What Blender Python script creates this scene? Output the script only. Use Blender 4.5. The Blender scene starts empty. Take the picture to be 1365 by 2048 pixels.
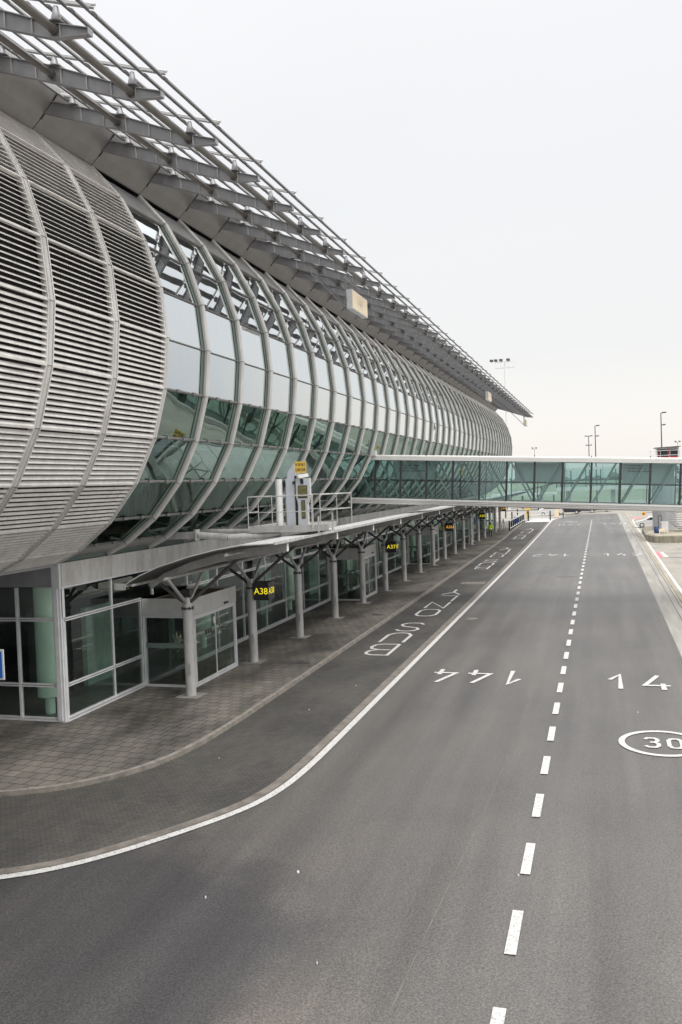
import bpy, math, random
from mathutils import Vector, Matrix
random.seed(7)
SC = bpy.context.scene
COL = SC.collection

# ---------------------------------------------------------------- camera
CAM_H = 7.1
F_PX, VPX, VPY, ROLL = 1750.0, 1201.0, 951.0, 0.037
def cam_axes():
    yd = Vector((VPX - 682.5, VPY - 1024.0, F_PX)).normalized()
    sx, sy = math.sin(ROLL), math.cos(ROLL)
    c = -(sx * yd.x + sy * yd.y) / yd.z
    down = Vector((sx, sy, c)).normalized()
    up = -down
    xx = yd.cross(up)
    if xx.x < 0: xx = -xx
    return xx, yd, up          # world axes in camera space (x right, y down, z forward)
ax, ay, az = cam_axes()
right = Vector((ax.x, ay.x, az.x)); downv = Vector((ax.y, ay.y, az.y)); fwd = Vector((ax.z, ay.z, az.z))
M = Matrix((right, -downv, -fwd)).transposed().to_4x4()
M.translation = Vector((0, 0, CAM_H))
cd = bpy.data.cameras.new('camera'); cam = bpy.data.objects.new('camera', cd); COL.objects.link(cam)
cam.matrix_world = M
cd.sensor_fit = 'VERTICAL'; cd.sensor_height = 36.0; cd.lens = 36.0 * F_PX / 2048.0
cd.clip_start = 0.1; cd.clip_end = 6000
SC.camera = cam

# ---------------------------------------------------------------- sky, sun, exposure
SUN_EL, SUN_ROT = math.radians(52), math.radians(115)
w = bpy.data.worlds.new("World"); SC.world = w; w.use_nodes = True
nt = w.node_tree; nt.nodes.clear()
wo = nt.nodes.new('ShaderNodeOutputWorld'); bg = nt.nodes.new('ShaderNodeBackground')
sky = nt.nodes.new('ShaderNodeTexSky'); sky.sky_type = 'NISHITA'; sky.sun_disc = False
sky.sun_elevation = SUN_EL; sky.sun_rotation = SUN_ROT; sky.air_density = 1.5; sky.dust_density = 4
tc = nt.nodes.new('ShaderNodeTexCoord'); sx = nt.nodes.new('ShaderNodeSeparateXYZ')
cr = nt.nodes.new('ShaderNodeValToRGB')
el = cr.color_ramp.elements
el[0].position = 0.0; el[0].color = (6.9, 6.65, 6.35, 1)
el[1].position = 1.0; el[1].color = (24, 23.8, 23.5, 1)
for p, c in ((0.03, (7.2, 6.9, 6.5, 1)), (0.075, (7.05, 6.9, 6.7, 1)), (0.14, (6.45, 6.45, 6.45, 1)), (0.30, (6.4, 6.43, 6.5, 1)), (0.5, (6.8, 6.8, 6.85, 1)), (0.72, (20, 19.9, 19.8, 1))):
    e = el.new(p); e.color = c
nz = nt.nodes.new('ShaderNodeTexNoise'); nz.inputs['Scale'].default_value = 2.2; nz.inputs['Detail'].default_value = 4
mp = nt.nodes.new('ShaderNodeMapping'); mp.inputs['Scale'].default_value = (1, 1, 2.5)
mr = nt.nodes.new('ShaderNodeMapRange'); mr.inputs['To Min'].default_value = 0.96; mr.inputs['To Max'].default_value = 1.04
# the warm glow sits low in the sky straight down the road; elsewhere the cloud base is cooler
cr2 = nt.nodes.new('ShaderNodeValToRGB'); e2 = cr2.color_ramp.elements
e2[0].position = 0.0; e2[0].color = (5.0, 5.2, 5.45, 1); e2[1].position = 1.0; e2[1].color = (24, 23.8, 23.5, 1)
for p, c in ((0.06, (5.4, 5.55, 5.75, 1)), (0.14, (6.2, 6.27, 6.36, 1)), (0.30, (6.5, 6.54, 6.6, 1)), (0.5, (6.9, 6.9, 6.95, 1)), (0.72, (20, 19.9, 19.8, 1))):
    e = e2.new(p); e.color = c
ln_ = nt.nodes.new('ShaderNodeVectorMath'); ln_.operation = 'MULTIPLY'; ln_.inputs[1].default_value = (1, 1, 0)
no_ = nt.nodes.new('ShaderNodeVectorMath'); no_.operation = 'NORMALIZE'; sy_ = nt.nodes.new('ShaderNodeSeparateXYZ')
ra_ = nt.nodes.new('ShaderNodeMapRange'); ra_.interpolation_type = 'SMOOTHSTEP'; ra_.inputs['From Min'].default_value = .88; ra_.inputs['From Max'].default_value = .985
mw_ = nt.nodes.new('ShaderNodeMix'); mw_.data_type = 'RGBA'
vm = nt.nodes.new('ShaderNodeVectorMath'); vm.operation = 'SCALE'
mx = nt.nodes.new('ShaderNodeMix'); mx.data_type = 'RGBA'; mx.inputs[0].default_value = 0.9
L = nt.links.new
L(tc.outputs['Generated'], sx.inputs[0]); L(sx.outputs['Z'], cr.inputs[0])
L(tc.outputs['Generated'], mp.inputs['Vector']); L(mp.outputs[0], nz.inputs['Vector'])
L(tc.outputs['Generated'], ln_.inputs[0]); L(ln_.outputs[0], no_.inputs[0]); L(no_.outputs[0], sy_.inputs[0]); L(sy_.outputs['Y'], ra_.inputs['Value'])
L(sx.outputs['Z'], cr2.inputs[0]); L(ra_.outputs[0], mw_.inputs[0]); L(cr2.outputs[0], mw_.inputs[6]); L(cr.outputs[0], mw_.inputs[7])
L(nz.outputs[0], mr.inputs['Value']); L(mw_.outputs[2], vm.inputs[0]); L(mr.outputs[0], vm.inputs['Scale'])
L(sky.outputs[0], mx.inputs[6]); L(vm.outputs[0], mx.inputs[7])
L(mx.outputs[2], bg.inputs[0]); bg.inputs[1].default_value = 0.106
L(bg.outputs[0], wo.inputs[0])
sl = bpy.data.lights.new('sun', 'SUN'); sl.energy = 1.0; sl.angle = math.radians(20); sl.color = (1, .97, .92)
so = bpy.data.objects.new('sun', sl); COL.objects.link(so)
sd = Vector((math.sin(SUN_ROT) * math.cos(SUN_EL), math.cos(SUN_ROT) * math.cos(SUN_EL), math.sin(SUN_EL)))
so.rotation_euler = (-sd).to_track_quat('-Z', 'Y').to_euler()
SC.view_settings.view_transform = 'Standard'; SC.view_settings.look = 'None'
SC.view_settings.exposure = 0.48; SC.view_settings.gamma = 1.0
SC.render.engine = 'CYCLES'
SC.cycles.max_bounces = 10; SC.cycles.transparent_max_bounces = 24; SC.cycles.glossy_bounces = 5

# ---------------------------------------------------------------- materials
def new_mat(name):
    m = bpy.data.materials.new(name); m.use_nodes = True
    n = m.node_tree; b = n.nodes['Principled BSDF']
    return m, n, b
def noise_col(n, c0, c1, scale=(1, 1, 1), nscale=1.0, detail=5, lo=.3, hi=.7, rough=.6):
    g = n.nodes.new('ShaderNodeNewGeometry'); mpn = n.nodes.new('ShaderNodeMapping')
    mpn.inputs['Scale'].default_value = scale
    t = n.nodes.new('ShaderNodeTexNoise'); t.inputs['Scale'].default_value = nscale
    t.inputs['Detail'].default_value = detail; t.inputs['Roughness'].default_value = rough
    r = n.nodes.new('ShaderNodeValToRGB')
    r.color_ramp.elements[0].position = lo; r.color_ramp.elements[1].position = hi
    r.color_ramp.elements[0].color = (*c0, 1); r.color_ramp.elements[1].color = (*c1, 1)
    n.links.new(g.outputs['Position'], mpn.inputs[0]); n.links.new(mpn.outputs[0], t.inputs['Vector'])
    n.links.new(t.outputs[0], r.inputs[0])
    return r.outputs[0]
def mixc(n, a, b, fac=.5, mode='MULTIPLY'):
    m = n.nodes.new('ShaderNodeMix'); m.data_type = 'RGBA'; m.blend_type = mode
    if hasattr(fac, 'links') or not isinstance(fac, (int, float)): n.links.new(fac, m.inputs[0])
    else: m.inputs[0].default_value = fac
    for s, v in ((6, a), (7, b)):
        if isinstance(v, tuple): m.inputs[s].default_value = (*v, 1)
        else: n.links.new(v, m.inputs[s])
    return m.outputs[2]
def bump(n, b, scale, strength, dist=.01, vec=None):
    t = n.nodes.new('ShaderNodeTexNoise'); t.inputs['Scale'].default_value = scale; t.inputs['Detail'].default_value = 3
    g = n.nodes.new('ShaderNodeNewGeometry'); n.links.new(g.outputs['Position'], t.inputs['Vector'])
    bp = n.nodes.new('ShaderNodeBump'); bp.inputs['Strength'].default_value = strength; bp.inputs['Distance'].default_value = dist
    n.links.new(t.outputs[0], bp.inputs['Height']); n.links.new(bp.outputs[0], b.inputs['Normal'])
def simple(name, c, rough=.5, metal=0.0, var=.18, nscale=2.0, stretch=(1, 1, 1), spec=.5):
    m, n, b = new_mat(name)
    lo = tuple(max(0, v * (1 - var)) for v in c); hi = tuple(min(1, v * (1 + var * .6)) for v in c)
    n.links.new(noise_col(n, lo, hi, stretch, nscale), b.inputs['Base Color'])
    b.inputs['Roughness'].default_value = rough; b.inputs['Metallic'].default_value = metal
    b.inputs['Specular IOR Level'].default_value = spec
    return m
def glass_mat(name, tint, refl=.22, coat=(.93, .98, .96), wob=.0, ior=1.9, gain=.75, dirt=0.0):
    m = bpy.data.materials.new(name); m.use_nodes = True; n = m.node_tree; n.nodes.clear()
    o = n.nodes.new('ShaderNodeOutputMaterial'); mx_ = n.nodes.new('ShaderNodeMixShader')
    tr = n.nodes.new('ShaderNodeBsdfTransparent'); gl = n.nodes.new('ShaderNodeBsdfGlossy')
    fr = n.nodes.new('ShaderNodeFresnel'); fr.inputs['IOR'].default_value = ior
    ma = n.nodes.new('ShaderNodeMath'); ma.operation = 'MULTIPLY_ADD'
    ma.inputs[1].default_value = gain; ma.inputs[2].default_value = refl; ma.use_clamp = True
    tr.inputs[0].default_value = (*tint, 1); gl.inputs[0].default_value = (*coat, 1); gl.inputs['Roughness'].default_value = 0.012
    lk = n.links.new
    lk(fr.outputs[0], ma.inputs[0]); lk(ma.outputs[0], mx_.inputs[0]); lk(tr.outputs[0], mx_.inputs[1]); lk(gl.outputs[0], mx_.inputs[2])
    if wob:
        g = n.nodes.new('ShaderNodeNewGeometry'); t = n.nodes.new('ShaderNodeTexNoise'); t.inputs['Scale'].default_value = .55; t.inputs['Detail'].default_value = 1
        bp = n.nodes.new('ShaderNodeBump'); bp.inputs['Strength'].default_value = 1; bp.inputs['Distance'].default_value = wob
        lk(g.outputs['Position'], t.inputs['Vector']); lk(t.outputs[0], bp.inputs['Height']); lk(bp.outputs[0], gl.inputs['Normal'])
    out = mx_.outputs[0]
    if dirt:
        df = n.nodes.new('ShaderNodeBsdfDiffuse'); df.inputs[0].default_value = (.45, .5, .48, 1)
        g2 = n.nodes.new('ShaderNodeNewGeometry'); mm = n.nodes.new('ShaderNodeMapping'); mm.inputs['Scale'].default_value = (3, 3, .25)
        t2 = n.nodes.new('ShaderNodeTexNoise'); t2.inputs['Scale'].default_value = 2.0; t2.inputs['Detail'].default_value = 5
        r2 = n.nodes.new('ShaderNodeMapRange'); r2.inputs['From Min'].default_value = .45; r2.inputs['From Max'].default_value = .8
        r2.inputs['To Max'].default_value = dirt
        m2 = n.nodes.new('ShaderNodeMixShader')
        lk(g2.outputs['Position'], mm.inputs[0]); lk(mm.outputs[0], t2.inputs['Vector']); lk(t2.outputs[0], r2.inputs['Value'])
        lk(r2.outputs[0], m2.inputs[0]); lk(out, m2.inputs[1]); lk(df.outputs[0], m2.inputs[2]); out = m2.outputs[0]
    lk(out, o.inputs[0])
    return m

def asphalt():
    m, n, b = new_mat('asphalt')
    base = noise_col(n, (.078, .074, .071), (.126, .119, .114), (1, .05, 1), .9, 4, .3, .75)
    patch = noise_col(n, (.80, .80, .81), (1.12, 1.11, 1.08), (1, .7, 1), .16, 5, .35, .68)
    grain = noise_col(n, (.55, .55, .55), (1.46, 1.44, 1.41), (1, 1, 1), 24, 3, .38, .62, .85)
    fine = noise_col(n, (.6, .6, .6), (1.4, 1.4, 1.4), (1, 1, 1), 70, 2, .38, .62)
    tyre = noise_col(n, (.84, .84, .84), (1.08, 1.08, 1.08), (1.6, .03, 1), 1.1, 2, .35, .65)
    sw = noise_col(n, (.93, .93, .93), (1.22, 1.2, 1.15), (.6, .35, 1), .6, 6, .55, .78, .7)
    c = mixc(n, base, patch, 1.0); c = mixc(n, c, grain, .85); c = mixc(n, c, fine, .7); c = mixc(n, c, tyre, .45); c = mixc(n, c, sw, .7)
    # big worn / newly sealed areas with a shape of their own
    def blob(cx, cy, rx, ry, soft, c0):
        g = n.nodes.new('ShaderNodeNewGeometry'); mp_ = n.nodes.new('ShaderNodeMapping'); mp_.vector_type = 'POINT'
        mp_.inputs['Location'].default_value = (-cx / rx, -cy / ry, 0); mp_.inputs['Scale'].default_value = (1 / rx, 1 / ry, 0)
        ns = n.nodes.new('ShaderNodeTexNoise'); ns.inputs['Scale'].default_value = .35; ns.inputs['Detail'].default_value = 5
        ln = n.nodes.new('ShaderNodeVectorMath'); ln.operation = 'LENGTH'
        ad = n.nodes.new('ShaderNodeMath'); ad.operation = 'ADD'
        r_ = n.nodes.new('ShaderNodeMapRange'); r_.inputs['From Min'].default_value = 1.5 - soft; r_.inputs['From Max'].default_value = 1.5 + soft
        r_.inputs['To Min'].default_value = 1; r_.inputs['To Max'].default_value = 0; r_.interpolation_type = 'SMOOTHSTEP'
        n.links.new(g.outputs['Position'], mp_.inputs[0]); n.links.new(mp_.outputs[0], ln.inputs[0]); n.links.new(g.outputs['Position'], ns.inputs['Vector'])
        n.links.new(ln.outputs['Value'], ad.inputs[0]); n.links.new(ns.outputs[0], ad.inputs[1]); n.links.new(ad.outputs[0], r_.inputs['Value'])
        return mixc(n, c, c0, r_.outputs[0], 'MULTIPLY')
    c = blob(-9.8, 11.0, 5.2, 5.0, .13, (.62, .62, .67)); c = blob(-4.4, 9.2, 1.0, 2.6, .35, (1.3, 1.24, 1.17))
    c = blob(-3.4, 9.6, .5, 1.8, .3, (1.15, 1.12, 1.08))
    for tx in (-6.3, -4.6, .1, 1.8):
        g_ = n.nodes.new('ShaderNodeNewGeometry'); sp_ = n.nodes.new('ShaderNodeSeparateXYZ'); n.links.new(g_.outputs['Position'], sp_.inputs[0])
        wn = n.nodes.new('ShaderNodeTexNoise'); wn.inputs['Scale'].default_value = .12; n.links.new(g_.outputs['Position'], wn.inputs['Vector'])
        m1 = n.nodes.new('ShaderNodeMath'); m1.operation = 'MULTIPLY_ADD'; m1.inputs[1].default_value = 1.6; m1.inputs[2].default_value = -.8 - tx; n.links.new(wn.outputs[0], m1.inputs[0])
        m2 = n.nodes.new('ShaderNodeMath'); m2.operation = 'ADD'; n.links.new(sp_.outputs['X'], m2.inputs[0]); n.links.new(m1.outputs[0], m2.inputs[1])
        m3 = n.nodes.new('ShaderNodeMath'); m3.operation = 'ABSOLUTE'; n.links.new(m2.outputs[0], m3.inputs[0])
        m4 = n.nodes.new('ShaderNodeMapRange'); m4.inputs['From Min'].default_value = .1; m4.inputs['From Max'].default_value = .5; m4.inputs['To Min'].default_value = .55; m4.inputs['To Max'].default_value = 0
        m4.interpolation_type = 'SMOOTHSTEP'; n.links.new(m3.outputs[0], m4.inputs['Value'])
        c = mixc(n, c, (.82, .82, .83), m4.outputs[0], 'MULTIPLY')
    n.links.new(c, b.inputs['Base Color']); b.inputs['Roughness'].default_value = .48; b.inputs['Specular IOR Level'].default_value = .5
    bump(n, b, 60, .5, .006)
    return m
def brick_mat(name, c1, c2, mortar, bw, rh, msz, rot=0, offset=.5, blot=(.75, 1.15), moss=None, bumpd=.004):
    m, n, b = new_mat(name)
    g = n.nodes.new('ShaderNodeNewGeometry'); mpn = n.nodes.new('ShaderNodeMapping'); mpn.inputs['Rotation'].default_value = (0, 0, rot)
    t = n.nodes.new('ShaderNodeTexBrick'); t.inputs['Scale'].default_value = 1.0
    t.inputs['Color1'].default_value = (*c1, 1); t.inputs['Color2'].default_value = (*c2, 1); t.inputs['Mortar'].default_value = (*mortar, 1)
    t.inputs['Brick Width'].default_value = bw; t.inputs['Row Height'].default_value = rh; t.inputs['Mortar Size'].default_value = msz
    t.inputs['Mortar Smooth'].default_value = .3; t.offset = offset
    # warp the courses a little so that they are not ruler-straight
    wn = n.nodes.new('ShaderNodeTexNoise'); wn.inputs['Scale'].default_value = 1.3; wn.inputs['Detail'].default_value = 2
    vs = n.nodes.new('ShaderNodeVectorMath'); vs.operation = 'SCALE'; vs.inputs['Scale'].default_value = .035
    va = n.nodes.new('ShaderNodeVectorMath'); va.operation = 'ADD'
    lk = n.links.new
    lk(g.outputs['Position'], wn.inputs['Vector']); lk(wn.outputs['Color'], vs.inputs[0]); lk(g.outputs['Position'], va.inputs[0]); lk(vs.outputs[0], va.inputs[1])
    lk(va.outputs[0], mpn.inputs[0]); lk(mpn.outputs[0], t.inputs['Vector'])
    bl = noise_col(n, (blot[0],) * 3, (blot[1], blot[1] * .99, blot[1] * .96), (1, .5, 1), .45, 5, .35, .65)
    c = mixc(n, t.outputs['Color'], bl, 1.0)
    gr = noise_col(n, (.82, .82, .82), (1.15, 1.15, 1.15), (1, 1, 1), 22, 3)
    c = mixc(n, c, gr, .8)
    if moss:
        f = noise_col(n, (0, 0, 0), (1, 1, 1), (1, 1, 1), .5, 5, .55, .75)
        sp = n.nodes.new('ShaderNodeSeparateColor'); lk(f, sp.inputs[0])
        mu = n.nodes.new('ShaderNodeMath'); mu.operation = 'MULTIPLY'; lk(sp.outputs[0], mu.inputs[0]); mu.inputs[1].default_value = .45
        c = mixc(n, c, moss, mu.outputs[0], 'MIX')
    lk(c, b.inputs['Base Color']); b.inputs['Roughness'].default_value = .8; b.inputs['Specular IOR Level'].default_value = .35
    bp = n.nodes.new('ShaderNodeBump'); bp.inputs['Strength'].default_value = .8; bp.inputs['Distance'].default_value = bumpd; bp.invert = True
    lk(t.outputs['Fac'], bp.inputs['Height']); lk(bp.outputs[0], b.inputs['Normal'])
    return m
def streaky(name, c, dark, rough=.5, metal=.0, amt=.8, sc=(2, 2, .35)):
    m, n, b = new_mat(name)
    base = noise_col(n, tuple(v * .85 for v in c), c, (1, 1, 1), 1.5, 4)
    st = noise_col(n, dark, (1, 1, 1), sc, 1.6, 6, .34, .62, .7)
    c_ = mixc(n, base, st, amt)
    n.links.new(c_, b.inputs['Base Color']); b.inputs['Roughness'].default_value = rough; b.inputs['Metallic'].default_value = metal
    return m

MAT = {}
MAT['asphalt'] = asphalt()
MAT['paver'] = brick_mat('pavement_slabs', (.170, .157, .140), (.132, .123, .112), (.048, .045, .038), .42, .42, .018, math.radians(4),   .5, (.38, 1.30), moss=(.10, .105, .06))
MAT['brick'] = brick_mat('dark_clinkers', (.078, .073, .068), (.058, .056, .054), (.028, .027, .025), .22, .11, .007, math.radians(-38), .5, (.75, 1.3), moss=(.062, .062, .045))
MAT['concrete_slab'] = brick_mat('apron_concrete', (.265, .25, .222), (.29, .27, .243), (.16, .148, .13), 7.5, 7.5, .04, 0, .0, (.82, 1.08), bumpd=.001)
MAT['strip'] = simple('gutter_concrete', (.27, .258, .235), .85, 0, .25, 1.2, (2, .15, 1))
MAT['gutter'] = simple('gutter_slot', (.11, .10, .095), .8, 0, .25, 3, (2, .2, 1))
MAT['ochre'] = simple('stained_edge', (.31, .275, .215), .85, 0, .3, 1.4, (2, .3, 1))
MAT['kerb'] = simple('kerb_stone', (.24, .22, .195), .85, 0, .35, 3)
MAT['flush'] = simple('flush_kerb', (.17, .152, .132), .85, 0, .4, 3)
MAT['ground'] = simple('far_ground', (.26, .25, .23), .9, 0, .2, .05)
MAT['grass'] = simple('grass', (.20, .21, .15), .9, 0, .4, .08)
MAT['hill'] = simple('far_trees', (.10, .12, .10), .9, 0, .5, .05)
def paint():
    m, n, b = new_mat('road_paint')
    c = noise_col(n, (.15, .145, .14), (.53, .52, .505), (1, 1, 1), 24, 5, .33, .50, .75)
    n.links.new(c, b.inputs['Base Color']); b.inputs['Roughness'].default_value = .7
    return m
MAT['paint'] = paint()
MAT['redpaint'] = simple('red_paint', (.62, .16, .17), .7, 0, .2, 6)
MAT['alu'] = streaky('rib_aluminium', (.66, .65, .635), (.74, .73, .71), .42, .25, .7)
MAT['louvre'] = streaky('louvre_aluminium', (.80, .78, .755), (.62, .59, .56), .42, .15, .5)
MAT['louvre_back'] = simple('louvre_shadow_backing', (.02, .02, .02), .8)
MAT['steel'] = streaky('painted_steel_grey', (.33, .33, .34), (.80, .78, .77), .42, .3, .6)
MAT['tube'] = streaky('tube_steel', (.19, .175, .16), (.8, .78, .76), .4, .3, .6)
MAT['soffit'] = streaky('soffit_panel', (.42, .41, .40), (.86, .85, .84), .45, .25, .5)
MAT['blade'] = simple('shade_blade', (.17, .165, .165), .4, .2, .03)
MAT['rafter'] = simple('rafter_paint', (.5, .5, .5), .4, .1, .03)
MAT['fascia'] = streaky('fascia_panel', (.62, .605, .58), (.60, .58, .56), .55, .1, .8, (1.1, 1.1, .3))
MAT['header'] = simple('lobby_header_panel', (.56, .55, .54), .5, .1, .12)
MAT['frame'] = simple('window_frame_aluminium', (.68, .68, .69), .4, .2, .15)
MAT['darkframe'] = simple('dark_frame', (.035, .036, .042), .45)
MAT['mid'] = simple('transom', (.16, .155, .15), .5, .2)
MAT['column'] = streaky('column_steel', (.60, .595, .585), (.62, .60, .58), .42, .25, .8)
MAT['strut'] = simple('strut_steel', (.11, .105, .10), .45, .3)
def corrugated():
    m, n, b = new_mat('canopy_top_sheet')
    g_ = n.nodes.new('ShaderNodeNewGeometry'); wv = n.nodes.new('ShaderNodeTexWave'); wv.bands_direction = 'Y'; wv.inputs['Scale'].default_value = 1.3
    wv.inputs['Distortion'].default_value = .15; n.links.new(g_.outputs['Position'], wv.inputs['Vector'])
    bp = n.nodes.new('ShaderNodeBump'); bp.inputs['Distance'].default_value = .05; bp.inputs['Strength'].default_value = .9
    n.links.new(wv.outputs['Fac'], bp.inputs['Height']); n.links.new(bp.outputs[0], b.inputs['Normal'])
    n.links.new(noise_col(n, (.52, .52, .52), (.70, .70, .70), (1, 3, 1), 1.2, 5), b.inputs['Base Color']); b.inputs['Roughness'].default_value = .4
    return m
MAT['canopy_top'] = corrugated()
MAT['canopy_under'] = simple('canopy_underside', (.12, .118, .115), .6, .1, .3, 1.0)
MAT['beam'] = simple('canopy_beam', (.44, .435, .425), .45, .2, .25)
MAT['black'] = simple('black_plastic', (.025, .025, .028), .45)
MAT['bolt'] = simple('dark_band', (.06, .06, .06), .5)
MAT['white'] = simple('white_paint', (.72, .72, .71), .45, 0, .08)
MAT['bridge_white'] = simple('bridge_cladding', (.70, .685, .66), .4, .1, .06, .8)
MAT['bridge_low'] = simple('bridge_soffit', (.42, .40, .38), .5, .1, .2)
MAT['soil'] = simple('gravel_on_roof', (.10, .075, .055), .95, 0, .7, 14)
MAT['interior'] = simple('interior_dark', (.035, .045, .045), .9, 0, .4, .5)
MAT['interior_mid'] = simple('interior_wall', (.15, .20, .18), .9, 0, .35, .3)
MAT['intfloor'] = simple('interior_floor', (.22, .22, .21), .35, 0, .2)
MAT['green_col'] = simple('green_column', (.66, .84, .70), .6, 0, .06)
MAT['yellow'] = simple('yellow_panel', (.75, .50, .09), .5, 0, .06)
MAT['sign_yellow'] = simple('letter_yellow', (.90, .82, .03), .4, 0, .03)
MAT['sign_orange'] = simple('letter_amber', (.85, .50, .04), .4, 0, .03)
for k_ in ('sign_yellow', 'sign_orange'):
    b_ = MAT[k_].node_tree.nodes['Principled BSDF']; b_.inputs['Emission Color'].default_value = (1, .80, .02, 1) if k_ == 'sign_yellow' else (1, .45, .03, 1); b_.inputs['Emission Strength'].default_value = .55
MAT['sign_cream'] = simple('sign_cream', (.84, .70, .50), .5, 0, .05)
MAT['sign_text'] = simple('sign_faded_text', (.58, .52, .46), .6)
MAT['signbox'] = simple('sign_box', (.028, .028, .032), .4)
MAT['signside'] = simple('sign_box_side', (.12, .12, .13), .5)
MAT['bluegrey'] = simple('bluegrey_paint', (.52, .55, .60), .4, .05, .06)
MAT['olive'] = simple('display_screen', (.16, .15, .06), .15, 0, .4, 9)
MAT['blue'] = simple('blue_paint', (.02, .14, .55), .4, 0, .05)
MAT['bluebin'] = simple('blue_barrel', (.03, .08, .28), .4)
MAT['red'] = simple('red_trim', (.62, .04, .04), .4)
MAT['rubber'] = simple('tyre_rubber', (.03, .03, .03), .8)
MAT['car_white'] = simple('car_white', (.62, .62, .62), .2, 0, .03)
MAT['car_dark'] = simple('car_dark', (.05, .05, .06), .2, .3, .05)
MAT['car_grey'] = simple('car_grey', (.10, .10, .11), .2, .3, .05)
MAT['car_glass'] = simple('car_window', (.02, .025, .03), .05)
MAT['lamp_white'] = simple('lamp_lens', (.8, .8, .78), .2)
MAT['hivis'] = simple('hi_vis_yellow', (.62, .85, .03), .6, 0, .06)
MAT['cloth'] = simple('dark_cloth', (.02, .02, .025), .8)
MAT['skin'] = simple('skin', (.45, .28, .2), .6)
MAT['leaf'] = simple('palm_leaf', (.05, .13, .07), .5, 0, .5, 4)
MAT['unclear_cream'] = simple('unclear_cream_object', (.55, .52, .40), .7, 0, .3, 8)
MAT['stem'] = simple('palm_stem', (.22, .20, .12), .8)
MAT['pillar'] = simple('painted_concrete_pillar', (.40, .40, .42), .6, 0, .08, .8)
MAT['island'] = streaky('mossy_concrete', (.36, .33, .26), (.45, .45, .35), .85, 0, .9)
MAT['rust'] = simple('rust', (.25, .12, .07), .8)
MAT['weed'] = simple('weed', (.06, .14, .03), .8, 0, .4)
MAT['stone'] = simple('litter', (.7, .7, .68), .8)
MAT['chevron'] = simple('door_sticker', (.02, .02, .02), .5)
MAT['paper'] = simple('paper_notice', (.8, .8, .8), .6)
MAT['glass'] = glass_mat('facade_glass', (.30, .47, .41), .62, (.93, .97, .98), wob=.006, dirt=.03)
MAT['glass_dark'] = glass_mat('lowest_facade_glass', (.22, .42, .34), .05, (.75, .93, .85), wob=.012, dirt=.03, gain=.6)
MAT['rib_reflection'] = simple('painted_rib_reflection', (.10, .15, .13), .25, 0, .15, .6)
MAT['glass_tilt'] = glass_mat('lower_facade_glass', (.26, .48, .40), .17, (.74, .95, .88), wob=.012, dirt=.04, gain=.8)
MAT['glass_low'] = glass_mat('entrance_glass', (.90, .98, .94), .05, (.9, .97, .95), wob=.006, ior=1.6, gain=.8, dirt=.012)
MAT['glass_bridge'] = glass_mat('bridge_glass', (.68, .81, .795), .06, (.85, .95, .93), wob=.01, ior=1.6, gain=.8, dirt=.05)
MAT['bridge_brace'] = simple('bridge_brace_pale', (.55, .62, .60), .5, .1, .05)

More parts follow.
